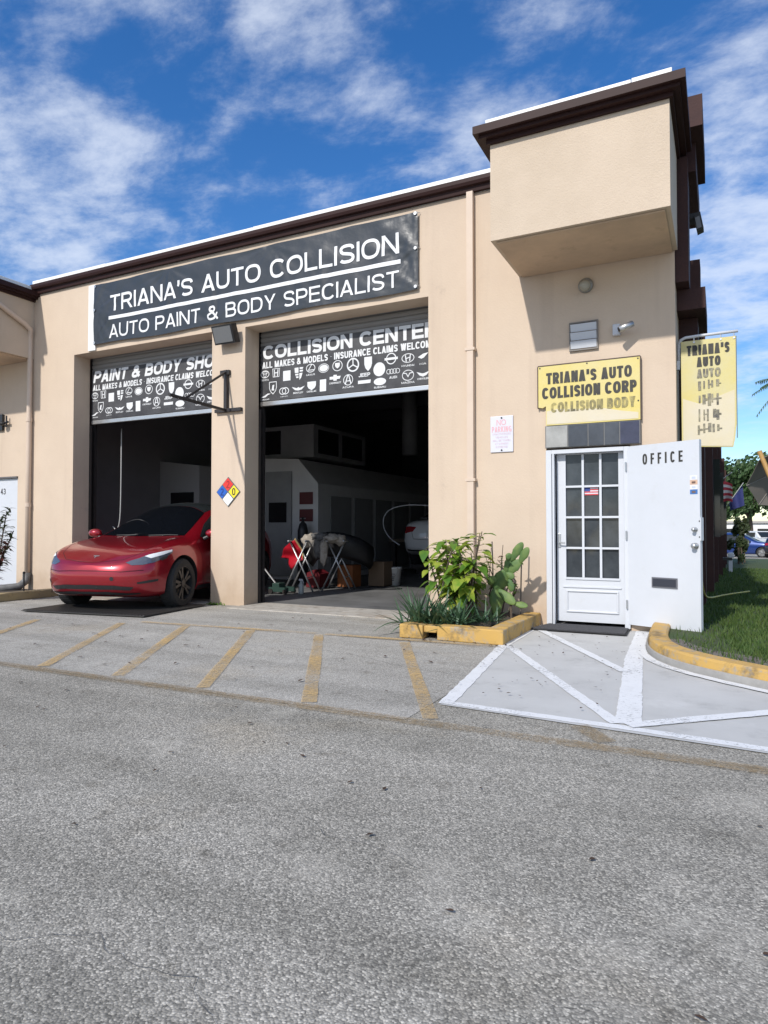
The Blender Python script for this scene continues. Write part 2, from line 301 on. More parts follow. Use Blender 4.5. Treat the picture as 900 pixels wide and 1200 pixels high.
class B:
    """collects shapes into one mesh"""
    def __init__(s): s.bm = bmesh.new()
    def box(s, x0, x1, y0, y1, z0, z1, bev=0):
        vs_ = [s.bm.verts.new((x, y, z)) for z in (z0, z1) for x, y in ((x0, y0), (x1, y0), (x1, y1), (x0, y1))]
        fs = [(0, 3, 2, 1), (4, 5, 6, 7), (0, 1, 5, 4), (1, 2, 6, 5), (2, 3, 7, 6), (3, 0, 4, 7)]
        F = [s.bm.faces.new([vs_[i] for i in f]) for f in fs]
        if bev:
            es = list({e for f in F for e in f.edges})
            bmesh.ops.bevel(s.bm, geom=es, offset=bev, segments=2, affect='EDGES', profile=.5)
        return s
    def obox(s, c, ax, ay, az):
        """oriented box: centre and three half-axes"""
        c, ax, ay, az = map(Vector, (c, ax, ay, az))
        vs_ = [s.bm.verts.new(c + sx * ax + sy * ay + sz * az) for sz in (-1, 1) for sx, sy in ((-1, -1), (1, -1), (1, 1), (-1, 1))]
        for f in [(0, 3, 2, 1), (4, 5, 6, 7), (0, 1, 5, 4), (1, 2, 6, 5), (2, 3, 7, 6), (3, 0, 4, 7)]: s.bm.faces.new([vs_[i] for i in f])
        return s
    def poly(s, pts):
        s.bm.faces.new([s.bm.verts.new(p) for p in pts]); return s
    def prism(s, pts, off):
        off = Vector(off); n = len(pts)
        a = [s.bm.verts.new(p) for p in pts]; b = [s.bm.verts.new(Vector(p) + off) for p in pts]
        s.bm.faces.new(a[::-1]); s.bm.faces.new(b)
        for i in range(n): s.bm.faces.new((a[i], a[(i + 1) % n], b[(i + 1) % n], b[i]))
        return s
    def tube(s, path, r, n=10, cap=True):
        path = [Vector(p) for p in path]; rs = r if isinstance(r, (list, tuple)) else [r] * len(path)
        rings = []; up = None
        for i, p in enumerate(path):
            d = (path[min(i + 1, len(path) - 1)] - path[max(i - 1, 0)])
            if d.length < 1e-9: d = Vector((0, 0, 1))
            d.normalize()
            if up is None: up = d.orthogonal().normalized()
            u = (up - d * up.dot(d)); u = u.normalized() if u.length > 1e-6 else d.orthogonal().normalized(); up = u
            v = d.cross(u)
            rings.append([s.bm.verts.new(p + (u * math.cos(2 * math.pi * k / n) + v * math.sin(2 * math.pi * k / n)) * rs[i]) for k in range(n)])
        for a, b in zip(rings, rings[1:]):
            for k in range(n): s.bm.faces.new((a[k], a[(k + 1) % n], b[(k + 1) % n], b[k]))
        if cap and n > 2: s.bm.faces.new(rings[0][::-1]); s.bm.faces.new(rings[-1])
        return s
    def lathe(s, prof, n=20, c=(0, 0, 0), axis='z', caps=True):
        c = Vector(c); rings = []
        for r, h in prof:
            ring = []
            for k in range(n):
                a = 2 * math.pi * k / n
                p = (r * math.cos(a), r * math.sin(a), h)
                if axis == 'y': p = (r * math.cos(a), h, r * math.sin(a))
                if axis == 'x': p = (h, r * math.cos(a), r * math.sin(a))
                ring.append(s.bm.verts.new(c + Vector(p)))
            rings.append(ring)
        for a, b in zip(rings, rings[1:]):
            for k in range(n):
                s.bm.faces.new((a[k], a[(k + 1) % n], b[(k + 1) % n], b[k]))
        if caps and prof[0][0] > 1e-5: s.bm.faces.new(rings[0][::-1])
        if caps and prof[-1][0] > 1e-5: s.bm.faces.new(rings[-1])
        return s
    def ell(s, c, r, u=12, v=8):
        m = Matrix.Translation(c) @ Matrix.Diagonal((*r, 1))
        bmesh.ops.create_uvsphere(s.bm, u_segments=u, v_segments=v, radius=1, matrix=m); return s
    def mesh(s, name, recalc=True):
        bmesh.ops.remove_doubles(s.bm, verts=s.bm.verts, dist=1e-5)
        if recalc: bmesh.ops.recalc_face_normals(s.bm, faces=s.bm.faces)
        me = bpy.data.meshes.new(name); s.bm.to_mesh(me); s.bm.free(); return me
    def split(s, name, m, parent=None, world=True):
        """one object for each separate piece"""
        bmesh.ops.remove_doubles(s.bm, verts=s.bm.verts, dist=1e-5); left = set(s.bm.verts); out = []
        while left:
            v = left.pop(); isl = {v}; st = [v]
            while st:
                for e in st.pop().link_edges:
                    for q in e.verts:
                        if q not in isl: isl.add(q); st.append(q)
            left -= isl; b2 = B(); mp_ = {q: b2.bm.verts.new(q.co) for q in isl}
            for f in {f for q in isl for f in q.link_faces}: b2.bm.faces.new([mp_[q] for q in f.verts])
            out.append(b2.done(name, m, parent, world))
        s.bm.free(); return out
    def done(s, name, m, parent=None, world=True, smooth=False, recalc=True):
        return link(name, s.mesh(name, recalc), m, parent, world, smooth)
def smooth_angle(o, a=35):
    me = o.data
    for p in me.polygons: p.use_smooth = True
    bm = bmesh.new(); bm.from_mesh(me)
    for e in bm.edges:
        if len(e.link_faces) == 2 and e.calc_face_angle(0) > R(a): e.smooth = False
    bm.to_mesh(me); bm.free(); return o

def _bowl(xc, y0, y1, xr=1.0, n=12):
    """open D-shaped stroke: along the top, round the right side, back along the bottom"""
    p = [(0, y1)]
    for k in range(n + 1):
        a = math.pi / 2 - math.pi * k / n; c, q = math.cos(a), math.sin(a)
        p.append((xc + (xr - xc) * abs(c) ** .85, (y0 + y1) / 2 + (y1 - y0) / 2 * math.copysign(abs(q) ** .85, q)))
    return p + [(0, y0)]
def _arc(cx, cy, rx, ry, a0, a1, n=20, e=.82):
    r = []
    for k in range(n + 1):
        a = R(a0 + (a1 - a0) * k / n); c, q = math.cos(a), math.sin(a)
        r.append((cx + rx * math.copysign(abs(c) ** e, c), cy + ry * math.copysign(abs(q) ** e, q)))
    return r
# glyphs: width, then strokes.  L straight bars (square ends), S smooth ribbons (butt ends), D slanted bars cut level at top and foot
_SS = [(.97, .76)] + _arc(.5, .76, .47, .24, 25, 180, 10) + [(.06, .66), (.2, .555), (.5, .50), (.8, .44), (.96, .33)] + _arc(.5, .25, .48, .25, 0, -155, 12)
GL = {
 'A': (.74, [('D', 0, 0, .5, 1), ('D', 1, 0, .5, 1), ('L', [(.2, .24), (.8, .24)], 0)]),
 'B': (.70, [('L', [(0, 0), (0, 1)]), ('S', _bowl(.55, .52, 1, .92)), ('S', _bowl(.58, 0, .52, 1))]),
 'C': (.74, [('S', _arc(.52, .5, .52, .5, 38, 322, 28))]),
 'D': (.74, [('L', [(0, 0), (0, 1)]), ('S', _bowl(.42, 0, 1, 1, 18))]),
 'E': (.64, [('L', [(0, 0), (0, 1)]), ('L', [(0, 1), (1, 1)]), ('L', [(0, .52), (.9, .52)]), ('L', [(0, 0), (1, 0)])]),
 'F': (.60, [('L', [(0, 0), (0, 1)]), ('L', [(0, 1), (1, 1)]), ('L', [(0, .50), (.86, .50)])]),
 'G': (.78, [('S', _arc(.52, .5, .52, .5, 38, 335, 28)), ('L', [(.58, .42), (1, .42)]), ('L', [(1, .42), (1, 0)])]),
 'H': (.72, [('L', [(0, 0), (0, 1)]), ('L', [(1, 0), (1, 1)]), ('L', [(0, .52), (1, .52)])]),
 'I': (.0, [('L', [(.5, 0), (.5, 1)])]),
 'J': (.56, [('S', [(1, 1.12), (1, .6)] + _arc(.5, .28, .5, .28, 0, -180, 12))]),
 'K': (.74, [('L', [(0, 0), (0, 1)]), ('D', .0, .30, .97, 1), ('D', 1, 0, .40, .58)]),
 'L': (.60, [('L', [(0, 0), (0, 1)]), ('L', [(0, 0), (1, 0)])]),
 'M': (.86, [('L', [(0, 0), (0, 1)]), ('L', [(1, 0), (1, 1)]), ('D', .0, 1, .5, 0), ('D', 1, 1, .5, 0)]),
 'N': (.72, [('L', [(0, 0), (0, 1)]), ('L', [(1, 0), (1, 1)]), ('D', .0, 1, 1, 0)]),
 'O': (.79, [('O', _arc(.5, .5, .5, .5, 0, 360, 32))]),
 'P': (.68, [('L', [(0, 0), (0, 1)]), ('S', _bowl(.52, .44, 1, 1))]),
 'R': (.73, [('L', [(0, 0), (0, 1)]), ('S', _bowl(.50, .47, 1, .94)), ('D', 1, 0, .50, .50)]),
 'S': (.69, [('S', _SS)]),
 'T': (.66, [('L', [(.5, 0), (.5, 1)]), ('L', [(0, 1), (1, 1)])]),
 'U': (.72, [('S', [(0, 1.12), (0, .55)] + _arc(.5, .38, .5, .38, 180, 360, 16) + [(1, .55), (1, 1.12)])]),
 'V': (.72, [('D', 0, 1, .5, 0), ('D', 1, 1, .5, 0)]),
 'W': (.98, [('D', 0, 1, .26, 0), ('D', .5, 1, .26, 0), ('D', .5, 1, .74, 0), ('D', 1, 1, .74, 0)]),
 'X': (.72, [('D', 0, 0, 1, 1), ('D', 1, 0, 0, 1)]),
 'Y': (.72, [('D', 0, 1, .5, .42), ('D', 1, 1, .5, .42), ('L', [(.5, 0), (.5, .46)])]),
 'Z': (.66, [('L', [(0, 1), (1, 1)]), ('L', [(0, 0), (1, 0)]), ('D', .0, 0, 1, 1)]),
 '&': (.80, [('S', [(1.02, -.06), (.72, .28), (.36, .66)] + _arc(.42, .80, .23, .20, 215, -40, 14) + [(.5, .60), (.12, .42)] + _arc(.38, .24, .38, .24, 155, 310, 12) + [(.78, .22), (.93, .5)])]),
 "'": (.0, [('L', [(.5, .72), (.5, 1)])]), '\u2019': (.0, [('L', [(.5, .88), (.5, 1)]), ('S', [(.5, .95), (.45, .76), (.2, .66)])]),
 '\u00b7': (.0, [('L', [(.5, .48), (.5, .54)], 0)]),
 '0': (.58, [('O', _arc(.5, .5, .5, .5, 0, 360, 28))]), '2': (.58, [('S', _arc(.5, .74, .47, .26, 165, -30, 12) + [(.62, .40), (.15, .08), (.0, .0)]), ('L', [(0, 0), (1, 0)])]),
 '3': (.58, [('S', _arc(.5, .76, .45, .24, 160, -80, 12) + [(.42, .52)]), ('S', [(.42, .52)] + _arc(.5, .26, .5, .26, 80, -160, 14))]),
 '4': (.60, [('L', [(.72, 0), (.72, 1)]), ('L', [(0, .28), (1, .28)]), ('D', .0, .28, .72, 1)]),
}
def place_text(dst, s, x0, x1, z0, z1, y, weight=None, shear=0, spacing=1.0, surf=None, fine=None, frame=None, t=.19, gap=.11):
    """writes s into dst, fitted into a rectangle on a wall facing -Y; frame maps (x, z) to a point of another surface"""
    H = z1 - z0; T = t * H
    ws = []
    for ch in s: ws.append(.30 if ch == ' ' else GL[ch][0])
    fixed = sum(T for ch in s if ch != ' ' and GL[ch][0] == 0) + gap * spacing * H * (len(s) - 1)
    k = ((x1 - x0) - fixed) / max(1e-6, sum(ws) * H) if sum(ws) else 1
    cur = x0; layer = [0]
    def put(poly):
        layer[0] += 1; off = (layer[0] % 7) * .00018
        vs_ = []
        for X, Z in poly:
            X += shear * (Z - z0)
            p = Vector(frame(X, Z)) if frame else Vector((X, (y + surf(X, Z)) if surf else y, Z))
            p += (OUT[0] if OUT else Vector((0, -1, 0))) * off
            vs_.append(dst.bm.verts.new(p))
        dst.bm.faces.new(vs_)
    def quad(a, b_, c, d):
        if fine:
            n = max(1, int(max((Vector(b_) - Vector(a)).length, (Vector(c) - Vector(d)).length) / fine))
            for q in range(n):
                u, v = q / n, (q + 1) / n
                L_ = lambda p, r, w_: (p[0] + (r[0] - p[0]) * w_, p[1] + (r[1] - p[1]) * w_)
                put([L_(a, b_, u), L_(a, b_, v), L_(d, c, v), L_(d, c, u)]); layer[0] -= 1
            layer[0] += 1
        else: put([a, b_, c, d])
    for ch, w_ in zip(s, ws):
        if ch == ' ': cur += w_ * H * k + gap * spacing * H; continue
        gw = GL[ch][0] * H * k if GL[ch][0] else T
        mp = lambda u, v: (cur + T / 2 + u * (gw - T), z0 + T / 2 + v * (H - T))
        for st in GL[ch][1]:
            if st[0] == 'L':
                (xa, za), (xb, zb) = mp(*st[1][0]), mp(*st[1][1]); e = T / 2 if len(st) < 3 else T / 2 * st[2]
                if GL[ch][0] == 0: xa = xb = cur + T / 2
                d = Vector((xb - xa, zb - za)); d = d.normalized() if d.length > 1e-9 else Vector((0, 1)); n = Vector((-d.y, d.x)) * T / 2 * (.92 if abs(d.x) > .5 else 1); e_ = d * e
                quad((xa + n.x - e_.x, za + n.y - e_.y), (xb + n.x + e_.x, zb + n.y + e_.y), (xb - n.x + e_.x, zb - n.y + e_.y), (xa - n.x - e_.x, za - n.y - e_.y))
            elif st[0] == 'D':
                _, ua, va, ub, vb = st; h_ = T * 1.12
                X = lambda u: cur + h_ / 2 + u * (gw - h_); Z = lambda v: z0 + v * H
                quad((X(ua) - h_ / 2, Z(va)), (X(ub) - h_ / 2, Z(vb)), (X(ub) + h_ / 2, Z(vb)), (X(ua) + h_ / 2, Z(va)))
            else:
                P_ = [Vector(mp(*q)) for q in st[1]]; closed = st[0] == 'O'
                if GL[ch][0] == 0: P_ = [Vector((cur + T * q[0], z0 + q[1] * H)) for q in st[1]]
                if closed: P_ = P_[:-1]
                P_ = [p for i, p in enumerate(P_) if i == 0 or (p - P_[i - 1]).length > 1e-6]
                m_ = len(P_); row = []
                for i, p in enumerate(P_):
                    a = P_[i - 1] if (i or closed) else p; c = P_[(i + 1) % m_] if (i < m_ - 1 or closed) else p
                    d = (c - a).normalized(); n = Vector((-d.y, d.x)) * T / 2; row.append((p + n, p - n))
                for i in range(m_ if closed else m_ - 1):
                    (a, b_), (c, d) = row[i], row[(i + 1) % m_]
                    put([tuple(a), tuple(c), tuple(d), tuple(b_)]); layer[0] -= 1
                layer[0] += 1
        cur += gw + gap * spacing * H
OUT = []
def structure(o): o['kind'] = 'structure'; return o

# ------------------------------------------------------------------ ground
def gz(y): return -min(max(0.0, y - 9.5), 45) * 0.0165
D = 8.1                                                   # facade plane
b = B()
xs = [-900, -300, -100, -40, -20, -14, -8, -2, 4, 14, 40, 120, 400, 900]
ys = [-900, -300, -80, -20, -5, 0, 4, 9.5, 20, 30, 40, 54.5, 90, 200, 500, 1600]
V = [[b.bm.verts.new((x, y, gz(y) - (0.003 if y <= 9.5 else .02))) for x in xs] for y in ys]
for j in range(len(ys) - 1):
    for i in range(len(xs) - 1): b.bm.faces.new((V[j][i], V[j][i + 1], V[j + 1][i + 1], V[j + 1][i]))
structure(b.done('asphalt_road', asphalt, world=False))
# lighter apron between the yellow line and the shop
b = B(); b.poly([(-13, 3.72, 0), (-1.72, 3.72, 0), (-1.72, 5.6, 0), (-1.75, 8.12, 0), (-13, 8.12, 0)])
structure(b.done('parking_apron', apron_m, world=False))
b = B(); b.box(-6.42, -3.38, 7.75, 8.55, -.05, .012, .004); b.box(-10.12, -7.05, 7.75, 8.55, -.05, .011, .004)
structure(b.done('threshold', threshold_m, world=False))
b = B(); b.poly([(-11.2, 8.436, .009), (-.6, 8.436, .009), (-.6, 24, .009), (-11.2, 24, .009)])
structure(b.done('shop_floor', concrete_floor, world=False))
# yellow bay markings, worn
b = B(); zl = .005
def stripe(bb, p, q, wd, z):
    p, q = Vector((*p, z)), Vector((*q, z)); d = (q - p).normalized(); n = Vector((-d.y, d.x, 0)) * wd / 2
    k = max(1, int((q - p).length / .25)); prev = None
    for i in range(k + 1):
        c = p.lerp(q, i / k); j = random.uniform(.9, 1.08)
        cur = (bb.bm.verts.new(c + n * j), bb.bm.verts.new(c - n * j))
        if prev: bb.bm.faces.new((prev[0], prev[1], cur[1], cur[0]))
        prev = cur
stripe(b, (-14, 3.72), (.75, 3.70), .12, zl)
structure(b.done('yellow_edge_line', edge_line, world=False))
b = B()
for p, q in (((-7.95, 3.78), (-9.2, 5.5)), ((-6.50, 3.79), (-7.75, 5.7)), ((-5.08, 3.79), (-6.55, 5.95)), ((-4.22, 3.79), (-5.68, 6.12)), ((-3.36, 3.79), (-4.76, 6.16)), ((-2.45, 3.79), (-3.92, 6.26)), ((-1.58, 3.79), (-2.88, 6.22))):
    stripe(b, p, q, .105, zl + .003)
stripe(b, (-6.4, 6.12), (-3.98, 6.30), .10, zl + .006); stripe(b, (-3.86, 6.30), (-2.0, 6.40), .10, zl + .006)
structure(b.done('yellow_bay_line', yellow_line, world=False))
b = B(); stripe(b, (-.56, 3.80), (-.76, 4.05), .12, zl + .003)
structure(b.done('faded_yellow_line', edge_line, world=False))

# concrete pad with white lines in front of the office door
KC = [(-.70, 8.60), (-.69, 8.05), (-.68, 7.5), (-.66, 7.05), (-.60, 6.68), (-.50, 6.38), (-.36, 6.14), (-.18, 5.94), (.05, 5.74), (.35, 5.52), (.8, 5.28), (1.6, 4.95), (3.2, 4.55), (5.2, 4.35)]      # kerb outer edge
b = B()
pad = [(-1.66, 4.14), (.35, 3.98), (3.5, 3.8), (5.2, 3.75)] + KC[::-1] + [(-1.98, 8.6), (-2.03, 8.1), (-1.93, 6.55)]
b.poly([(x, y, .0025) for x, y in pad])
structure(b.done('concrete_pad', pad_m, world=False))
b = B(); zw = .0045
def strip2(pts, wd, z, side=0):
    q_ = [Vector((*p, z)) for p in pts]; pts = []; prev = None
    for a, c in zip(q_, q_[1:]):
        k = max(1, int((c - a).length / .04)); pts += [a.lerp(c, i / k) for i in range(k)]
    pts.append(q_[-1])
    for i, p in enumerate(pts):                              # hand-rolled paint: edges waver
        d = (pts[min(i + 1, len(pts) - 1)] - pts[max(i - 1, 0)]).normalized(); n = Vector((-d.y, d.x, 0))
        o0 = n * (wd * (side - .5) + .006 * noise.noise(p * 9) + random.gauss(0, .0018)); o1 = n * (wd * (side + .5) + .006 * noise.noise(p * 9 + Vector((5, 0, 0))) + random.gauss(0, .0018))
        cur = (b.bm.verts.new(p + o0), b.bm.verts.new(p + o1))
        if prev: b.bm.faces.new((prev[0], prev[1], cur[1], cur[0]))
        prev = cur
strip2([(-1.66, 4.20), (-.5, 4.13), (.3, 4.05), (3.4, 3.87)], .085, zw)
strip2([(-1.63, 4.16), (-1.93, 6.5), (-1.96, 8.08)], .10, zw + .0012)
strip2([(-.50, 4.2), (-.70, 6.3), (-.79, 8.08)], .15, zw + .0024)
strip2([(-.56, 4.19), (-1.86, 6.45)], .085, zw + .0036)
strip2([(-.70, 5.72), (-1.90, 7.75)], .085, zw + .0048)
strip2([(-.50, 4.17), (.38, 4.97), (.7, 5.2)], .10, zw + .006)
strip2([(x - .055, y - .07) for x, y in KC[2:12]], .085, zw + .0072)
structure(b.done('white_pad_line', white_line, world=False))

# lawn and mulch beside the building
b = B()
inner = []
for i, (x, y) in enumerate(KC):
    p0 = Vector(KC[max(i - 1, 0)]); p1 = Vector(KC[min(i + 1, len(KC) - 1)]); d = (p1 - p0).normalized(); n = Vector((-d.y, d.x))
    inner.append(Vector((x, y)) + n * .19)
G0 = [(x, y) for x, y in inner]
b.poly([(x, y, .085) for x, y in G0] + [(5.2, 9.5, .085), (-.52, 9.5, .085)])
gx = [-.52, .4, 1.5, 3, 6, 12]; gy = [9.5, 14, 20, 27, 34, 41]
gv = [[b.bm.verts.new((x, y, .085 + gz(y))) for x in gx] for y in gy]
for j in range(len(gy) - 1):
    for i in range(len(gx) - 1): b.bm.faces.new((gv[j][i], gv[j][i + 1], gv[j + 1][i + 1], gv[j + 1][i]))
structure(b.done('lawn_ground', lawn_m, world=False))
b = B()
prev = None
for i, p in enumerate(inner[3:]):
    q = KC[3:][i]; d = (Vector(p) - Vector(q)).normalized()
    wdt = .12 + .32 * min(1, i / 4)
    cur = (b.bm.verts.new((p.x, p.y, .092)), b.bm.verts.new((p.x + d.x * wdt, p.y + d.y * wdt, .094)))
    if prev: b.bm.faces.new((prev[0], cur[0], cur[1], prev[1]))
    prev = cur
structure(b.done('mulch_strip', mulch_m, world=False))
def blade(bm, x, y, z, h, wd, lean):
    a = random.uniform(0, 6.28); dx, dy = math.cos(a) * wd, math.sin(a) * wd; l = random.uniform(0, lean) * h; la = random.uniform(0, 6.28)
    bm.faces.new((bm.verts.new((x - dx, y - dy, z)), bm.verts.new((x + dx, y + dy, z)), bm.verts.new((x + math.cos(la) * l, y + math.sin(la) * l, z + h))))
b = B()
for _ in range(52000):
    y = 5.6 + 20 * random.random() ** 1.9; x = random.uniform(-.5, .5 + .22 * y)
    if y < 8.4:
        ok = False                                           # keep off the kerb and thin out over the mulch
        for i in range(len(inner) - 1):
            pa, pb = inner[i], inner[i + 1]
            if min(pa.y, pb.y) <= y <= max(pa.y, pb.y):
                xe = pa.x + (pb.x - pa.x) * (y - pa.y) / ((pb.y - pa.y) or 1)
                ok = x > xe + .04 and (x > xe + .5 or random.random() < .12 + .5 * (x - xe))
        if not ok: continue
    blade(b.bm, x, y, .08 + gz(y), random.uniform(.03, .085), random.uniform(.003, .006) * (1 + y / 16), .9)
tag(b.done('lawn_grass', grass_m, world=False, recalc=False), 'short green lawn grass beside the shop wall', 'grass', kind='stuff')
b = B()
random.seed(3)
def crack(pts, wd):
    prev = None; path = []
    for p, q in zip(pts, pts[1:]):
        k = max(2, int((Vector(q) - Vector(p)).length / .035))
        for i in range(k): path.append(Vector(p).lerp(Vector(q), i / k) + Vector((random.gauss(0, .009), random.gauss(0, .009))))
    for i, p in enumerate(path):
        d = (path[min(i + 1, len(path) - 1)] - path[max(i - 1, 0)]).normalized(); n = Vector((-d.y, d.x)) * wd * random.uniform(.25, 1)
        cur = (b.bm.verts.new((*(p + n), .0015)), b.bm.verts.new((*(p - n), .0015)))
        if prev: b.bm.faces.new((prev[0], prev[1], cur[1], cur[0]))
        prev = cur
crack([(-2.0, 1.28), (-1.82, 1.24), (-1.60, 1.38), (-1.42, 1.32), (-1.21, 1.35), (-1.0, 1.22)], .0013)
crack([(-1.5, 2.30), (-1.34, 2.2), (-1.10, 2.19), (-.9, 2.12)], .0012)
crack([(-1.0, 4.9), (-2.3, 5.1), (-3.2, 5.5), (-4.4, 5.4)], .0025)
structure(b.done('road_crack', mat('crack_tar', (.075, .073, .07), .9), world=False))

# ------------------------------------------------------------------ the building
bld = thing('auto_shop_building', 'beige stucco repair shop building with brown roof edge and two open bays', 'building', (-6, 8.1, 0))
def wall_grid(b, x0, x1, z0, z1, holes, y0, y1):
    """wall slab with rectangular openings and their reveals"""
    X = sorted({x0, x1, *[h[0] for h in holes], *[h[1] for h in holes]}); Z = sorted({z0, z1, *[h[2] for h in holes], *[h[3] for h in holes]})
    inh = lambda xa, za: any(h[0] <= xa < h[1] and h[2] <= za < h[3] for h in holes)
    for i in range(len(X) - 1):
        for j in range(len(Z) - 1):
            if inh(X[i], Z[j]): continue
            for y in (y0, y1): b.poly([(X[i], y, Z[j]), (X[i + 1], y, Z[j]), (X[i + 1], y, Z[j + 1]), (X[i], y, Z[j + 1])])
    for h in holes:
        b.poly([(h[0], y0, h[2]), (h[0], y1, h[2]), (h[0], y1, h[3]), (h[0], y0, h[3])]); b.poly([(h[1], y0, h[2]), (h[1], y1, h[2]), (h[1], y1, h[3]), (h[1], y0, h[3])])
        b.poly([(h[0], y0, h[3]), (h[0], y1, h[3]), (h[1], y1, h[3]), (h[1], y0, h[3])])
    b.poly([(x0, y0, z0), (x0, y1, z0), (x0, y1, z1), (x0, y0, z1)]); b.poly([(x1, y0, z0), (x1, y1, z0), (x1, y1, z1), (x1, y0, z1)])
    b.poly([(x0, y0, z1), (x1, y0, z1), (x1, y1, z1), (x0, y1, z1)])
    return b
YB = 8.435
wall_grid(B_ := B(), -15.0, -.43, -.7, 5.42, [(-10.14, -7.03, -.7, 4.21), (-6.39, -3.40, -.7, 4.20), (-1.87, -.92, -.7, 2.11), (-12.55, -11.62, -.7, 2.11)], D, YB)
B_.done('front_wall', stucco, bld)
# gable-end (right) wall and rear shell
B().box(-.73, -.43, YB, 34, -.8, 5.42).done('side_wall', stucco, bld)
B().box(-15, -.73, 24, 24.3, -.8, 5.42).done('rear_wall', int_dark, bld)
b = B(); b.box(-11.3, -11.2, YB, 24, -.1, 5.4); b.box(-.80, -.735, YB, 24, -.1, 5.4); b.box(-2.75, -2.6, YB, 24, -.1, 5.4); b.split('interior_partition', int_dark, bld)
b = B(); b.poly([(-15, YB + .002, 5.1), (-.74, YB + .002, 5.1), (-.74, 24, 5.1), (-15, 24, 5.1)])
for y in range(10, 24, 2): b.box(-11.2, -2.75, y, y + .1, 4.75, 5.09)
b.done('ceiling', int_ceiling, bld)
# flat felt roof slab
B().box(-15, -.6, 8.1, 34, 5.424, 5.50).done('roof', mat('roof_felt', (.5, .5, .48), .9), bld)
def profile_x(pts, x0, x1):
    """profile (y, z) swept along X"""
    b = B(); b.prism([(x0, y, z) for y, z in pts], (x1 - x0, 0, 0)); return b
fas = [(8.098, 5.43), (8.05, 5.43), (8.04, 5.49), (8.0, 5.50), (7.985, 5.535), (7.985, 5.585), (8.098, 5.59)]
profile_x(fas, -11.19, -2.20).done('fascia', brown, bld)
b = B()
for x0, x1 in ((-11.17, -9.3), (-9.298, -6.2), (-6.198, -3.9), (-3.898, -2.2)):
    b.box(x0, x1, 8.02, 8.3, 5.592, 5.655 + random.uniform(-.006, .006), .006)
b.split('coping', white_cop, bld)
# overhanging bay above the office door
def bay(x0, x1, name_side):
    B().box(x0, x1, 6.95, 8.098, 4.255, 5.36).done('overhang_bay', stucco_box, bld)
    b = B()
    b.box(x0 + .05, x1 - .05, 7.0, 8.09, 4.235, 4.252)
    b.done('soffit', mat('soffit_paint', (.62, .46, .32), .9, var=(1.5, .8, (.40, .30, .22)), dirt=((.25, .18, .12), 2.6, .58, .75, .5)), bld)
    b = B()
    for (e, z0, z1) in ((.035, 5.30, 5.345), (.10, 5.345, 5.38), (.15, 5.38, 5.465)):
        b.box(x0 - e, x1 + e, 6.95 - e, 6.95, z0, z1); b.box(x0 - e, x0, 6.95, 8.2, z0, z1); b.box(x1, x1 + e, 6.95, 8.2, z0, z1)
    b.box(x0 + .001, x1 - .001, 6.951, 8.2, 5.361, 5.455)
    b.done('bay_fascia', brown, bld)
    b = B()
    if name_side:
        b.box(x0 - .03, x0 + 1.45, 6.87, 7.1, 5.468, 5.545, .006); b.box(x0 + 1.455, x1 + .03, 6.87, 7.1, 5.468, 5.552, .006)
        b.box(x0 - .03, x0 + .2, 7.1, 8.2, 5.468, 5.54, .006)
    else:
        b.box(x0, x1 + .06, 6.87, 8.2, 5.468, 5.56, .006)
    b.split('bay_coping', white_cop, bld)
bay(-2.19, -.40, True); bay(-14.2, -11.215, False)
# side elevation: dark timber mansard, posts and canopy seen edge-on
b = B()
b.box(-.28, -.13, 7.95, 9.35, 5.52, 5.86); b.box(-.43, -.28, 7.95, 9.3, 5.55, 5.80)
b.split('side_fascia', brown_dark, bld)
B().box(-.43, -.21, 8.3, 9.9, 5.20, 5.519).done('side_fascia', brown_dark, bld)
b = B()
b.box(-.429, -.29, 8.14, 8.55, 3.905, 5.30)
for y in (10.5, 13, 16, 19, 23, 27): b.box(-.429, -.27 + .004 * y, y, y + .4, 3.905, 5.2 - .02 * y)
b.split('upper_pilaster', brown_dark, bld)
b = B()
b.box(-.429, -.13, 8.4, 9.6, 3.66, 3.90); b.box(-.429, -.02, 11.2, 12.6, 3.60, 3.88); b.box(-.429, -.1, 14, 33, 3.5, 3.75)
b.split('side_canopy', brown_dark, bld)
for y, xo in ((8.75, -.22), (10.6, -.20), (13.2, -.12), (16.2, -.06), (20, .03), (25, .12), (30, .2)):
    B().box(-.428, xo, y, y + .45, -.9, 3.655 if y < 11 else 3.5 if y > 13.9 else 3.595).done('side_post', brown_dark, bld)
for y in (14.5, 18, 22.3):
    B().box(-.428, -.02 + (y - 14) * .02, y, y + .7, 1.0, 2.5).done('side_window', glass_dark, bld)
# downpipes
b = B()
b.box(-2.845, -2.762, 8.02, 8.097, .05, 5.425)
b.done('downpipe', pipe_paint, bld)
b = B()
b.tube([(-2.80, 8.05, .5), (-2.80, 8.05, .62)], .055, 8)
for z in (1.75, 3.4): b.box(-2.87, -2.74, 8.012, 8.098, z, z + .035)
b.split('downpipe_strap', pipe_paint, bld)
b = B()
b.tube([(-11.165, 6.9, 5.15), (-11.165, 7.4, 5.05), (-11.165, 7.9, 4.83), (-11.17, 7.99, 4.77), (-11.225, 8.03, 4.66), (-11.23, 8.035, 4.5), (-11.23, 8.035, 2.6), (-11.23, 8.035, .34)], .045, 10)
o = b.done('downpipe', pipe_paint, bld, smooth=True)
b = B()
for z in (1.55, 3.1): b.tube([(-11.23, 8.035, z), (-11.23, 8.035, z + .07)], .054, 10)
b.split('downpipe_strap', pipe_paint, bld)
b = B(); b.tube([(-11.23, 8.03, .36), (-11.23, 8.02, .22), (-11.26, 7.9, .12), (-11.4, 7.7, .10), (-11.9, 7.4, .10), (-12.6, 7.2, .1)], .07, 10)
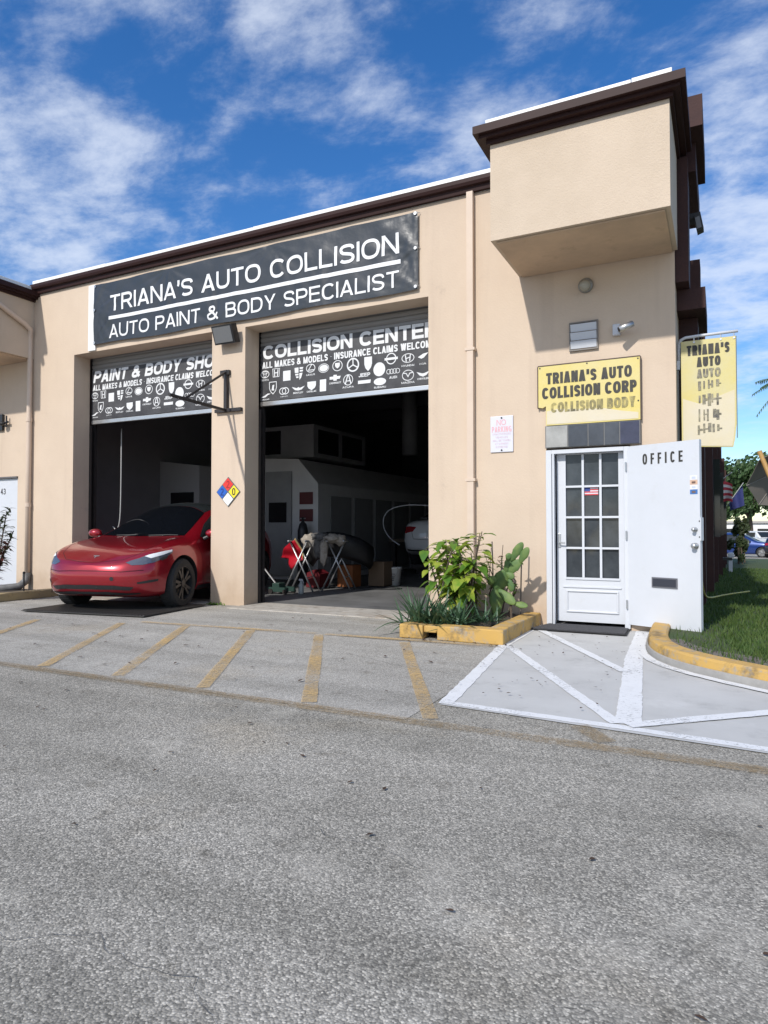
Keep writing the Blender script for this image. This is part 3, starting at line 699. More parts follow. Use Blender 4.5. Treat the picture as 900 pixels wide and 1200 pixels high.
b.done('drain_hose', mat('grey_hose', (.16, .16, .16), .6, var=(9, .8, (.05, .05, .05))), bld, smooth=True)

# roller shutters: ribbed, three quarters up
def shutter(x0, x1, zb):
    b = B(); prof = []
    z = zb + .07; n = int((5.0 - z) / .0775)
    for i in range(n):
        prof += [(8.485, z + .0775 * i), (8.47, z + .0775 * i + .02), (8.47, z + .0775 * i + .055), (8.485, z + .0775 * (i + 1))]
    va = [b.bm.verts.new((x0, y, z)) for y, z in prof]; vb = [b.bm.verts.new((x1, y, z)) for y, z in prof]
    for i in range(len(prof) - 1): b.bm.faces.new((va[i], vb[i], vb[i + 1], va[i + 1]))
    o = b.done('roller_shutter', shutter_m, bld)
    b = B(); b.box(x0, x1, 8.46, 8.51, zb, zb + .07, .008); b.done('bottom_bar', alu if zb > 3.03 else steel, o)
    b = B(); b.box(x0 - .05, x0 + .03, 8.44, 8.459, .01, 3.0); b.box(x0 - .05, x0 + .03, 8.515, 8.56, .01, 5.0); b.box(x1 - .03, x1 + .05, 8.515, 8.56, .01, 5.0); b.split('guide_rail', black_steel, bld)
shutter(-10.12, -6.98, 3.03); shutter(-6.38, -3.34, 3.05)

# office door: frame, glazed inner door, transom, open slab
fr = B()
fr.box(-1.868, -1.80, 8.06, 8.3, .02, 2.09, .006); fr.box(-.985, -.925, 8.06, 8.3, .02, 2.09, .006); fr.box(-1.80, -.985, 8.06, 8.3, 2.045, 2.09)
fr.box(-1.785, -1.765, 8.03, 8.1, .03, 2.04)
dr = fr.done('door_frame', white_paint, bld)
gd = B()
x0, x1, yd = -1.76, -.99, 8.16
gl = (-1.655, -1.055, .58, 2.035)
wall_grid(gd, x0, x1, .06, 2.043, [(gl[0], gl[1], gl[2], gl[3])], yd, yd + .048)
gd.box(-1.66, -1.045, yd - .012, yd - .001, .555, .578); gd.box(-1.69, -1.03, yd - .012, yd - .001, .46, .475)
pd = (-1.655, -1.06, .17, .43)
for a in ((pd[0], pd[1], pd[2], pd[2] + .02), (pd[0], pd[1], pd[3] - .02, pd[3])): gd.box(a[0], a[1], yd - .014, yd - .001, a[2], a[3], .004)
for a in ((pd[0], pd[0] + .02), (pd[1] - .02, pd[1])): gd.box(a[0], a[1], yd - .014, yd - .001, pd[2] + .021, pd[3] - .021, .004)
gdo = gd.done('glazed_door', white_paint, bld)
m = B()
for i in (1, 2): x = gl[0] + (gl[1] - gl[0]) * i / 3; m.box(x - .013, x + .013, yd - .004, yd + .03, gl[2], gl[3])
for i in (1, 2, 3):
    z = gl[2] + (gl[3] - gl[2]) * (i / 4 - .012)
    for k in range(3):
        xa = gl[0] + (gl[1] - gl[0]) * k / 3 + (.0131 if k else 0); xb = gl[0] + (gl[1] - gl[0]) * (k + 1) / 3 - (.0131 if k < 2 else 0)
        m.box(xa, xb, yd - .003, yd + .029, z - .012, z + .012)
m.done('muntin', white_paint, gdo)
b = B(); random.seed(12)
for i in range(3):
    for k in range(4):
        xa, xb = [gl[0] + (gl[1] - gl[0]) * (i + q) / 3 for q in (0, 1)]; za, zb_ = [gl[2] + (gl[3] - gl[2]) * (k + q) / 4 for q in (0, 1)]
        w0, w1, w2, w3 = [yd + .034 + random.uniform(-.0022, .0022) for q in range(4)]; bw_ = random.uniform(-.004, .004)
        g = [[b.bm.verts.new((xa + (xb - xa) * p / 4, (w0 * (1 - p / 4) + w1 * p / 4) * (1 - q / 4) + (w2 * (1 - p / 4) + w3 * p / 4) * q / 4 + bw_ * math.sin(math.pi * p / 4) * math.sin(math.pi * q / 4), za + (zb_ - za) * q / 4)) for p in range(5)] for q in range(5)]
        for q in range(4):
            for p in range(4): b.bm.faces.new((g[q][p], g[q][p + 1], g[q + 1][p + 1], g[q + 1][p]))
o = link('door_glass', b.mesh('door_glass'), glass_pane, gdo, smooth=True)
b = B(); b.box(-1.745, -1.715, yd - .012, yd - .001, .93, 1.10, .004); b.tube([(-1.73, yd - .01, .99), (-1.73, yd - .05, .99), (-1.66, yd - .05, .985)], .009, 8)
b.done('handle', steel, gdo)
b = B()                                            # small flag sticker inside the glass
fx0, fx1, fz0, fz1 = -1.442, -1.285, 1.55, 1.65; fy = yd + .0265
for i in range(7):
    pass
b.box(fx0, fx1, fy - .001, fy + .0005, fz0, fz1)
st = b.done('flag_sticker', sign_white, gdo)
b = B()
for i in range(4): b.box(fx0, fx1, fy - .0022, fy - .0012, fz0 + i * .0285, fz0 + i * .0285 + .0143)
b.done('flag_stripe', mat('flag_red', (.55, .06, .07), .6), gdo)
B().box(fx0, fx0 + .065, fy - .0034, fy - .0024, fz0 + .045, fz1).done('flag_canton', mat('flag_blue', (.03, .06, .25), .6), gdo)
b = B(); b.box(-1.866, -.80, 8.035, 8.098, 2.113, 2.375)
tr = b.done('transom_window', mat('transom_frame', (.16, .16, .16), .5), bld)
tints = [(.26, .26, .25), (.045, .05, .06), (.05, .055, .065), (.055, .06, .07), (.04, .042, .07)]
cuts = [-1.86, -1.60, -1.37, -1.19, -1.02, -.805]
for i in range(5):
    B().box(cuts[i] + .006, cuts[i + 1] - .006, 8.028, 8.034, 2.12, 2.37).done('pane', mat('transom_glass_%d' % i, tints[i], .2 if i else .5, var=(5, .8, tuple(c * 1.7 for c in tints[i]))), tr)
# open slab swung out past the corner
hx, hy, ex, ey = -.955, 8.065, -.195, 7.715
du = Vector((ex - hx, ey - hy, 0)); Wd = du.length; du.normalize(); dn = Vector((du.y, -du.x, 0))   # dn: face looking at the camera
if dn.y > 0: dn = -dn
def slab(u, z, out=0): p = Vector((hx, hy, z)) + du * u + dn * out; return p
def slab_box(b, u0, u1, z0, z1, o0, o1):
    c = slab((u0 + u1) / 2, (z0 + z1) / 2, (o0 + o1) / 2); b.obox(c, du * (u1 - u0) / 2, dn * (o1 - o0) / 2, (0, 0, (z1 - z0) / 2)); return b
sd = slab_box(B(), 0, Wd, .075, 2.085, -.045, 0).done('open_door', white_paint, bld)
b = B(); OUT.append(dn); place_text(b, 'OFFICE', .20, .66, 1.865, 1.985, 0, frame=lambda u, z: slab(u, z, .0025), t=.17, gap=.34); OUT.clear(); b.done('lettering', letter_black, sd)
b = slab_box(B(), .30, .59, .515, .625, .001, .012); b.done('mail_slot', mat('slot_frame', (.16, .16, .18), .4, .3), sd)
b = slab_box(B(), .315, .575, .53, .61, .013, .017); b.done('mail_flap', mat('slot_flap', (.05, .053, .07), .35, .3), sd)
for z, r in ((1.145, .024), (.975, .033)):
    b = B(); c0 = slab(.79, z, 0)
    prof = [(r, 0), (r, .008), (r * .45, .012), (r * .45, .03), (r * .85, .036), (r * .9, .055), (r * .5, .066), (0.0001, .068)]
    b.lathe(prof, 16)
    M = Matrix.Translation(c0) @ dn.to_track_quat('Z', 'Y').to_matrix().to_4x4(); b.bm.transform(M)
    b.done('lock' if z > 1.1 else 'knob', steel, sd, smooth=True)
b = B()
for z in (1.06, 1.225): b.bm.verts.ensure_lookup_table(); slab_box(b, .825, .84, z, z + .015, .001, .003)
b.split('bolt_hole', black_plastic, sd)
for z in (.3, 1.08, 1.86):
    B().tube([(hx - .004, hy - .02, z - .05), (hx - .004, hy - .02, z + .05)], .009, 8).done('hinge', steel, sd)
b = slab_box(B(), Wd + .001, Wd + .012, 1.03, 1.27, -.05, .004); b.done('latch_guard', white_paint, sd)
for i, (z, cc) in enumerate(((1.665, (.7, .7, .72)), (1.615, (.62, .42, .30)), (1.565, (.75, .75, .78)), (1.515, (.05, .16, .42)))):
    b = slab_box(B(), .735, .815, z, z + .048, .001, .002); b.done('card_sticker', mat('card_sticker_%d' % i, cc, .4), sd)
    b = slab_box(B(), .755, .795, z + .012, z + .034, .0025, .0032); b.done('card_mark', mat('card_mark_%d' % i, (.16, .10, .08) if i % 2 else (.5, .55, .7), .4), sd)

# neighbour's office door on the far left
b = B(); b.box(-12.545, -11.64, 8.12, 8.17, .03, 2.09); nd = b.done('neighbour_door', white_paint, bld)
b = B(); place_text(b, '43', -12.13, -11.99, 1.80, 1.91, 8.117, t=.15); b.done('door_number', letter_black, nd)
b = B(); b.box(-12.55, -11.61, 8.07, 8.14, 2.095, 2.125); b.done('door_head', mat('door_head', (.12, .11, .11), .6), bld)

# ------------------------------------------------------------------ kerbs
def sweep(pts, prof):
    """profile (offset to the left, z) swept along a plan path"""
    b = B(); rings = []
    for i, p in enumerate(pts):
        d = (Vector(pts[min(i + 1, len(pts) - 1)]) - Vector(pts[max(i - 1, 0)])).normalized(); n = Vector((-d.y, d.x))
        rings.append([b.bm.verts.new((p[0] + n.x * o, p[1] + n.y * o, z)) for o, z in prof])
    for a, c in zip(rings, rings[1:]):
        for k in range(len(prof) - 1): b.bm.faces.new((a[k], a[k + 1], c[k + 1], c[k]))
    b.bm.faces.new(rings[0]); b.bm.faces.new(rings[-1][::-1]); return b
def smooth_path(p, k=2):
    p = [Vector(a) for a in p]
    for _ in range(k):
        q = [p[0]]
        for a, c in zip(p, p[1:]): q += [a * .75 + c * .25, a * .25 + c * .75]
        p = q + [p[-1]]
    return p
kp = smooth_path(KC)
kerb = thing('lawn_kerb', 'yellow painted concrete kerb curving round the lawn by the door', 'kerb', (-.4, 6.3, 0))
sweep(kp, [(.002, .045), (.012, .118), (.03, .135), (.17, .135), (.188, .12), (.19, .03)]).done('kerb_top', yellow_kerb, kerb)
sweep(kp, [(-.02, -.02), (-.012, .055), (.0, .060), (.0015, -.02)]).done('kerb_foot', raw_kerb, kerb)
# planter
pl = thing('planter_kerb', 'low yellow concrete planter against the wall between bay and office door', 'planter', (-2.5, 7.3, 0))
b = B()
b.box(-3.07, -2.80, 6.50, 6.68, 0, .145, .012); b.box(-2.64, -1.935, 6.50, 6.68, 0, .15, .012)
b.box(-2.80, -2.64, 6.53, 6.68, .07, .14, .01)
b.box(-2.12, -1.945, 6.682, 8.09, 0, .152, .012); b.box(-3.07, -2.9, 6.682, 8.09, 0, .14, .012)
b.split('planter_wall', yellow_kerb, pl)
b = B(); b.poly([(-2.9, 6.68, .10), (-2.12, 6.68, .10), (-2.12, 8.09, .12), (-2.9, 8.09, .12)])
bmesh.ops.subdivide_edges(b.bm, edges=b.bm.edges, cuts=12, use_grid_fill=True)
for v in b.bm.verts: v.co.z += noise.noise(v.co * 6) * .02
b.done('soil_bed', soil, pl)
# left kerb
lk = thing('garden_kerb', 'stained yellowish kerb at the left edge beside the red car', 'kerb', (-10.2, 7, 0))
B().box(-10.35, -10.16, 5.2, 8.09, 0, .13, .012).done('kerb_stone', old_kerb, lk)
b = B(); b.poly([(-13, 5.2, .06), (-10.35, 5.2, .06), (-10.35, 8.09, .06), (-13, 8.09, .06)])
b.done('soil_bed', soil, lk)

# ------------------------------------------------------------------ banner and signs
def wav(x, z):
    u = (x + 9.6) / 6.07; v = (z - 4.30) / 1.04
    e = (noise.noise((x * 1.3, z * 2.2, 3.1)) * .014 + noise.noise((x * 3.4 + z * 4.5, z * 1.2 - x * .6, 7.7)) * .010 + noise.noise((x * 7 - z * 6, z * 3, 1.7)) * .004)
    def fan(px, pz, sd):
        dx_, dz_ = x - px, z - pz; r_ = math.hypot(dx_, dz_) + 1e-4; a = math.atan2(dz_, dx_)
        return .013 * noise.noise((a * 5.5 + sd, r_ * .35, sd)) * math.exp(-(r_ / .75) ** 2) * min(1, r_ / .12)
    cor = sum(fan(px, pz, i * 3.7) for i, (px, pz) in enumerate(((-9.6, 4.32), (-9.6, 5.33), (-9.58, 4.9), (-3.53, 5.33), (-3.53, 4.32), (-3.55, 4.85), (-7.9, 5.35), (-5.9, 5.35), (-6.9, 4.3), (-5.0, 4.3))))
    cor += .007 * noise.noise((x * 2.2 + z * 2.6, z * .5 - x * .25, 5.5)) + .004 * noise.noise((x * 5.2 - z * 4.1, z * .9 + x * .5, 8.5))
    return e * .7 + cor
big = thing('shop_banner', "wide dark vinyl banner above the two bays reading TRIANA'S AUTO COLLISION", 'banner', (-6.55, 8.05, 4.3))
b = B(); nx, nzz = 190, 34; gvv = []
def bz(x, v):
    u = (x + 9.6) / 6.07
    lo = 4.30 + .012 * math.sin(u * 19) + .02 * (u - .5) ** 2; hi = 5.345 - .014 * abs(math.sin(u * 15))
    return lo + (hi - lo) * v
for j in range(nzz + 1):
    gvv.append([b.bm.verts.new((-9.6 + 6.07 * i / nx, 8.052 + wav(-9.6 + 6.07 * i / nx, bz(-9.6 + 6.07 * i / nx, j / nzz)), bz(-9.6 + 6.07 * i / nx, j / nzz))) for i in range(nx + 1)])
for j in range(nzz):
    for i in range(nx): b.bm.faces.new((gvv[j][i], gvv[j][i + 1], gvv[j + 1][i + 1], gvv[j + 1][i]))
b.done('vinyl_sheet', vinyl, big, smooth=True)
b = B(); sf = lambda x, z: wav(x, z) - .006
place_text(b, "TRIANA\u2019S AUTO COLLISION", -9.21, -3.80, 4.83, 5.105, 8.052, surf=sf, fine=.07, t=.162, gap=.11)
place_text(b, "AUTO PAINT & BODY SPECIALIST", -9.22, -3.80, 4.375, 4.60, 8.052, surf=sf, fine=.07, t=.145, gap=.12)
o = b.done('lettering', vinyl_white, big)
b = B(); k = 90
for i in range(k):
    xa, xb = -9.22 + 5.44 * i / k, -9.22 + 5.44 * (i + 1) / k
    b.poly([(xa, 8.052 + sf(xa, 4.69), 4.688), (xb, 8.052 + sf(xb, 4.69), 4.688), (xb, 8.052 + sf(xb, 4.74), 4.745), (xa, 8.052 + sf(xa, 4.74), 4.745)])
b.done('underline', vinyl_white, big)
b = B()
for x, z in ((-9.57, 4.9), (-3.56, 4.85), (-9.57, 4.34), (-3.56, 4.34), (-9.57, 5.31), (-3.56, 5.31)):
    b.lathe([(.012, -.004), (.022, -.004), (.022, 0), (.012, 0)], 12, (x, 8.04 + wav(x, z), z), 'y'); b.tube([(x, 8.035, z), (x + (.05 if x > -6 else -.05), 8.085, z + .02)], .004, 6)
b.split('grommet_tie', steel, big)
tag(B().box(-9.76, -9.585, 8.072, 8.096, 4.225, 5.36).done('white_backing_board', white_board), 'white board strip showing at the left end of the big dark banner', 'board')

# logo banner hung on each roller shutter
def ringp(b, cx, cz, rx, rz, wd, fr, n=28):
    a = []; c = []
    for k in range(n):
        t = 2 * math.pi * k / n
        a.append(b.bm.verts.new(fr(cx + rx * math.cos(t), cz + rz * math.sin(t)))); c.append(b.bm.verts.new(fr(cx + (rx - wd) * math.cos(t), cz + (rz - wd) * math.sin(t))))
    for k in range(n): b.bm.faces.new((a[k], a[(k + 1) % n], c[(k + 1) % n], c[k]))
def fillp(b, pts, fr): b.poly([fr(x, z) for x, z in pts])
def linep(b, pts, wd, fr):
    for (xa, za), (xb, zb) in zip(pts, pts[1:]):
        d = Vector((xb - xa, zb - za)); d = d.normalized() if d.length else Vector((1, 0)); n = Vector((-d.y, d.x)) * wd / 2; e = d * wd * .25
        b.poly([fr(xa + n.x - e.x, za + n.y - e.y), fr(xb + n.x + e.x, zb + n.y + e.y), fr(xb - n.x + e.x, zb - n.y + e.y), fr(xa - n.x - e.x, za - n.y - e.y)])
def ellp(b, cx, cz, rx, rz, fr, n=24): fillp(b, [(cx + rx * math.cos(2 * math.pi * k / n), cz + rz * math.sin(2 * math.pi * k / n)) for k in range(n)], fr)
SHIELD = [(-.5, .5), (.5, .5), (.5, -.02), (.36, -.3), (0, -.55), (-.36, -.3), (-.5, -.02)]
LOGO = dict(toyota=(-6.28, 3.54), honda=(-6.07, 3.545), sq=(-5.87, 3.48), porsche=(-5.65, 3.49), lexus=(-5.44, 3.55), ford=(-5.21, 3.525), cad=(-4.97, 3.535), merc=(-4.71, 3.52), ferrari=(-4.46, 3.51), bmw=(-4.28, 3.41),
            nissan=(-4.09, 3.54), hyundai=(-3.83, 3.52), kia=(-3.60, 3.50), jag=(-6.27, 3.20), lambo=(-6.13, 3.32), inf=(-5.92, 3.25), bent=(-5.66, 3.26), shield=(-5.42, 3.285), rect=(-5.22, 3.27), chev=(-5.01, 3.36), acura=(-4.79, 3.31),
            jeep=(-4.52, 3.345), sub=(-4.27, 3.235), audi=(-4.06, 3.36), mazda=(-3.83, 3.28), chry=(-3.60, 3.27))
def logo_banner(name, label, title, tx0, tx1, x0, x1, z0, z1, sx, shear):
    t = thing(name, label, 'banner', ((x0 + x1) / 2, 8.45, z0), group=None)
    W_ = x1 - x0
    sag = lambda x, z: noise.noise((x * 2.1, z * 2.5, 5 + x0)) * .007 + noise.noise((x * 6 + z * 3, z * 5, x0)) * .004
    Y0 = 8.456
    b = B(); gx_, gz_ = 90, 26
    top = lambda x: z1 - .012 * abs(math.sin((x - x0) * 4.2)) + .008 * math.sin((x - x0) * 1.7)
    g = [[b.bm.verts.new((x0 + W_ * i / gx_, Y0 + sag(x0 + W_ * i / gx_, z0 + (top(x0 + W_ * i / gx_) - z0) * j / gz_), z0 + (top(x0 + W_ * i / gx_) - z0) * j / gz_)) for i in range(gx_ + 1)] for j in range(gz_ + 1)]
    for j in range(gz_):
        for i in range(gx_): b.bm.faces.new((g[j][i], g[j][i + 1], g[j + 1][i + 1], g[j + 1][i]))
    b.done('vinyl_sheet', vinyl2, t, smooth=True)
    fr0 = lambda x, z: (x, Y0 + sag(x, z) - .0045, z)
    b = B()
    place_text(b, title, tx0, tx1, z1 - .215, z1 - .005, Y0, shear=shear, frame=fr0, fine=.1, t=.235, gap=.075)
    place_text(b, 'ALL MAKES & MODELS \u00b7 INSURANCE CLAIMS WELCOME', x0 + .03, x0 + .03 + 2.92 * sx, z1 - .355, z1 - .255, Y0, shear=shear * .6, frame=fr0, fine=.12, t=.21, gap=.08)
    b.done('lettering', vinyl2_white, t)
    b = B()
    H_ = z1 - z0
    def at(key): return x0 + (LOGO[key][0] + 6.365) * sx, z1 - (3.985 - LOGO[key][1])
    S = .13
    def fr(cx, cz): return lambda x, z: fr0(cx + x * S, cz + z * S)
    def word(s, cx, cz, wd, ht=.026): place_text(b, s, cx - wd / 2, cx + wd / 2, cz - ht / 2, cz + ht / 2, Y0, frame=fr0, t=.22)
    # first row
    cx, cz = at('toyota'); f = fr(cx, cz); ringp(b, 0, 0, .62, .46, .09, f); ringp(b, 0, .02, .22, .40, .07, f); ringp(b, 0, .2, .42, .2, .07, f); word('TOYOTA', cx, cz - .09, .14)
    cx, cz = at('honda'); f = fr(cx, cz); linep(b, [(-.5, .48), (.5, .48), (.42, -.48), (-.42, -.48), (-.5, .48)], .07, f); linep(b, [(-.26, .36), (-.2, -.4)], .13, f); linep(b, [(.26, .36), (.2, -.4)], .13, f); linep(b, [(-.2, 0), (.2, 0)], .12, f)
    cx, cz = at('sq'); f = fr(cx, cz); fillp(b, [(-.52, .58), (.52, .58), (.52, -.6), (-.52, -.6)], f)
    cx, cz = at('porsche'); f = fr(cx, cz)
    for q in ([(-.6, .7), (-.06, .72), (-.06, .1), (-.55, .1)], [(.06, .05), (.5, .05), (.3, -.5), (.06, -.75)], [(.1, .72), (.6, .7), (.56, .5), (.1, .5)], [(.1, .4), (.56, .4), (.54, .2), (.1, .2)], [(-.52, 0), (-.06, 0), (-.06, -.2), (-.48, -.2)], [(-.44, -.3), (-.06, -.3), (-.06, -.5), (-.34, -.5)]): fillp(b, q, f)
    cx, cz = at('lexus'); f = fr(cx, cz); ringp(b, 0, 0, .62, .5, .09, f); linep(b, [(.12, .4), (-.3, -.22), (.5, -.22)], .1, f); word('LEXUS', cx, cz - .098, .15)
    cx, cz = at('ford'); f = fr(cx, cz); ringp(b, 0, 0, .72, .52, .07, f); ellp(b, 0, 0, .58, .38, f)
    cx, cz = at('cad'); f = fr(cx, cz); ringp(b, 0, 0, .66, .62, .09, f); fillp(b, [(x * .62, z * .6 + .02) for x, z in SHIELD], f)
    cx, cz = at('merc'); f = fr(cx, cz); ringp(b, 0, 0, .78, .78, .17, f)
    for a in (90, 210, 330): linep(b, [(0, 0), (.62 * math.cos(R(a)), .62 * math.sin(R(a)))], .13, f)
    cx, cz = at('ferrari'); f = fr(cx, cz); fillp(b, [(x * .95, z * 1.5) for x, z in SHIELD], f)
    cx, cz = at('bmw'); f = fr(cx, cz); ellp(b, 0, 0, .72, .76, f)
    cx, cz = at('nissan'); f = fr(cx, cz); ringp(b, 0, 0, .62, .62, .11, f); fillp(b, [(-.8, .13), (.8, .13), (.8, -.13), (-.8, -.13)], f)
    cx, cz = at('hyundai'); f = fr(cx, cz); ringp(b, 0, 0, .74, .5, .08, f); linep(b, [(-.3, .3), (-.2, -.34)], .12, f); linep(b, [(.28, .34), (.2, -.3)], .12, f); linep(b, [(-.24, -.05), (.24, .08)], .1, f); word('HYUNDAI', cx, cz - .105, .19)
    cx, cz = at('kia'); f = fr(cx, cz); fillp(b, [(-.6, .1), (0, .42), (.6, .5), (.1, 0), (-.2, -.1)], f); word('KIA', cx, cz - .085, .1)
    # second row
    cx, cz = at('jag'); f = fr(cx, cz); fillp(b, [(-.7, -.1), (-.2, .05), (.3, .3), (.75, .26), (.3, .1), (.0, -.12), (-.4, -.16)], f); word('JAGUAR', cx, cz - .05, .14, .02)
    cx, cz = at('lambo'); f = fr(cx, cz)
    pts = [(x * 1.0, z * 1.35) for x, z in SHIELD]; linep(b, pts + [pts[0]], .09, f); fillp(b, [(-.22, -.3), (-.06, .3), (.2, .34), (.12, -.1), (.2, -.35)], f)
    cx, cz = at('inf'); f = fr(cx, cz); ringp(b, -.2, .0, .5, .42, .1, f, 20); ringp(b, .2, .0, .5, .42, .1, f, 20); word('INFINITI', cx, cz - .085, .13, .016)
    cx, cz = at('bent'); f = fr(cx, cz); fillp(b, [(-.9, .28), (-.2, .08), (0, .2), (.2, .08), (.9, .28), (.45, -.12), (0, -.2), (-.45, -.12)], f); word('BENTLEY', cx, cz - .06, .18)
    cx, cz = at('shield'); f = fr(cx, cz); fillp(b, [(x * 1.15, z * .95) for x, z in SHIELD], f); word('CADILLAC', cx, cz - .085, .17)
    cx, cz = at('rect'); f = fr(cx, cz); fillp(b, [(-.42, .68), (.42, .68), (.42, -.68), (-.42, -.68)], f)
    cx, cz = at('chev'); f = fr(cx, cz); fillp(b, [(-.72, .17), (-.22, .17), (-.22, .34), (.22, .34), (.22, .17), (.72, .17), (.6, -.15), (.22, -.15), (.22, -.32), (-.22, -.32), (-.22, -.15), (-.72, -.15)], f); word('CHEVROLET', cx, cz - .075, .2)
    cx, cz = at('acura'); f = fr(cx, cz); ringp(b, 0, 0, .62, .62, .08, f); linep(b, [(-.36, -.46), (-.06, .52)], .13, f); linep(b, [(.36, -.46), (.06, .52)], .13, f); linep(b, [(-.2, -.12), (.2, -.12)], .1, f); word('ACURA', cx, cz - .105, .19)
    cx, cz = at('jeep'); word('JEEP', cx, cz + .01, .19, .055); f = fr(cx, cz - .088); fillp(b, [(-.8, .17), (.8, .17), (.74, -.2), (-.8, -.2)], f)
    cx, cz = at('sub'); f = fr(cx, cz); ellp(b, 0, 0, .74, .4, f); word('SUBARU', cx, cz - .08, .19)
    cx, cz = at('audi'); f = fr(cx, cz)
    for k in range(4): ringp(b, -.54 + .36 * k, 0, .28, .28, .06, f, 16)
    word('AUDI', cx, cz - .085, .12, .035)
    cx, cz = at('mazda'); f = fr(cx, cz); ringp(b, 0, 0, .7, .58, .08, f); linep(b, [(-.52, .26), (-.2, .2), (0, -.16), (.2, .2), (.52, .26)], .1, f); word('MAZDA', cx, cz - .1, .2)
    cx, cz = at('chry'); f = fr(cx, cz); fillp(b, [(-.75, .3), (-.1, .1), (.1, .1), (.75, .3), (.4, -.1), (0, -.25), (-.4, -.1)], f); word('CHRYSLER', cx, cz - .06, .17)
    b.done('car_emblem', vinyl2_white, t)
logo_banner('shutter_banner', 'dark logo banner on the left shutter reading PAINT & BODY SHOP', 'PAINT & BODY SHOP', -10.07, -7.12, -10.11, -6.99, 3.105, 3.985, 1.0, .2)
logo_banner('shutter_banner', 'dark logo banner on the right shutter reading COLLISION CENTER', 'COLLISION CENTER', -6.32, -3.40, -6.365, -3.35, 3.125, 3.985, .99, 0)

# yellow sign over the office door
ys_ = thing('yellow_wall_sign', 'yellow board over the office door with black lettering and ragged lower edge', 'sign', (-1.38, 8.07, 2.36))
yy = 8.055
rag = [(-1.95, 3.10), (-.80, 3.10), (-.80, 2.385), (-1.1, 2.385), (-1.4, 2.384), (-1.86, 2.386), (-1.86, 2.62), (-1.90, 2.60), (-1.95, 2.61)]
b = B(); b.prism([(x, yy, z) for x, z in rag], (0, .03, 0)); b.done('board', sign_yellow, ys_)
b = B(); b.prism([(x, yy - .002, z) for x, z in [(-1.85, 2.555), (-1.72, 2.575), (-1.5, 2.56), (-1.2, 2.545), (-1.0, 2.50), (-.82, 2.47), (-.82, 2.40), (-1.85, 2.40)]], (0, .0015, 0)); b.done('bleached_patch', sign_pale, ys_)
b = B()
place_text(b, "TRIANA'S AUTO", -1.855, -.885, 2.88, 3.015, yy - .003, t=.235, gap=.075)
place_text(b, "COLLISION CORP", -1.905, -.835, 2.705, 2.842, yy - .003, t=.24, gap=.07)
b.done('lettering', letter_black, ys_)
b = B(); place_text(b, "COLLISION BODY", -1.80, -.85, 2.535, 2.655, yy - .0045, t=.235, gap=.075); b.done('faded_lettering', mat('letter_faded', (.10, .09, .055), .6, var=(9, 1, (.5, .42, .15)), extra=worn_extra(.52, .72, 20)), ys_)
b = B()
for a in ((-1.955, -.795, 3.101, 3.112), ): b.box(a[0], a[1], yy - .004, yy + .032, a[2], a[3])
b.box(-.799, -.787, yy - .004, yy + .032, 2.385, 3.10); b.box(-1.962, -1.951, yy - .004, yy + .032, 2.60, 3.10)
b.done('edge_trim', mat('sign_trim', (.08, .05, .04), .6), ys_)
b = B()
for x, z in ((-1.93, 3.08), (-.82, 3.08), (-1.38, 3.085), (-.82, 2.6)): b.lathe([(.009, -.004), (.009, 0)], 8, (x, yy, z), 'y')
b.split('screw', black_plastic, ys_)

# blade sign on its pipe bracket
bs = thing('blade_sign', 'tall yellow hanging sign on a white pipe bracket at the building corner', 'sign', (-.12, 8.3, 2.0))
b = B(); b.prism([(x, 8.295, z) for x, z in [(-.385, 3.27), (.165, 3.27), (.165, 2.3), (.15, 2.15), (.13, 2.05), (-.385, 2.08)]], (0, .022, 0)); b.done('board', mat('blade_yellow', (.60, .51, .18), .5, var=(2.4, .9, (.56, .51, .31)), dirt=((.55, .5, .36), 9, .62, .8, .5)), bs)
b = B(); b.prism([(x, 8.292, z) for x, z in [(-.37, 2.62), (-.2, 2.55), (.15, 2.68), (.15, 2.3), (.135, 2.14), (.12, 2.06), (-.37, 2.09)]], (0, .002, 0)); b.done('bleached_patch', sign_pale, bs)
b = B(); place_text(b, "TRIANA'S", -.325, .105, 3.10, 3.215, 8.291, t=.235, gap=.08); place_text(b, "AUTO", -.225, .015, 2.965, 3.075, 8.291, t=.235, gap=.08); b.done('lettering', letter_black, bs)
b = B(); place_text(b, "AUTO", -.225, .015, 2.84, 2.94, 8.2885, t=.22, gap=.08); random.seed(5)
for z, ht in ((2.82, .13), (2.665, .15), (2.49, .14), (2.33, .15)):            # lettering worn down to broken strokes
    for k in range(5):
        x = -.215 + k * .047 + random.uniform(-.008, .008); wd = random.uniform(.016, .034); o = k * .0002
        b.box(x, x + wd, 8.2880 - o, 8.2905, z - ht * random.uniform(.6, 1), z - ht * random.uniform(0, .15))
        if random.random() < .6: b.box(x, x + .05, 8.2874 - o, 8.2904, z - ht * random.uniform(.45, .55), z - ht * .4)
b.done('faded_lettering', mat('blade_faded', (.09, .085, .08), .6, var=(12, 1, (.42, .38, .25)), extra=worn_extra(.58, .80, 18)), bs)
b = B(); b.tube([(-.41, 8.33, 2.98), (-.41, 8.33, 3.18), (-.405, 8.325, 3.25), (-.385, 8.315, 3.295), (-.34, 8.31, 3.315), (-.2, 8.308, 3.32), (.19, 8.306, 3.325)], .017, 10)
b.done('pipe_bracket', white_paint, bs, smooth=True)
b = B()
for x in (-.25, .02, .15): b.tube([(x, 8.306, 3.255), (x, 8.306, 3.305)], .006, 6); b.lathe([(.011, -.006), (.011, 0)], 8, (x, 8.294, 3.25), 'y')
b.box(-.44, -.40, 8.30, 8.36, 2.96, 3.06)
b.split('hanger', steel, bs)
b = B(); b.box(.166, .174, 8.29, 8.32, 2.15, 3.27); b.done('edge_trim', mat('blade_trim', (.10, .12, .10), .5), bs)

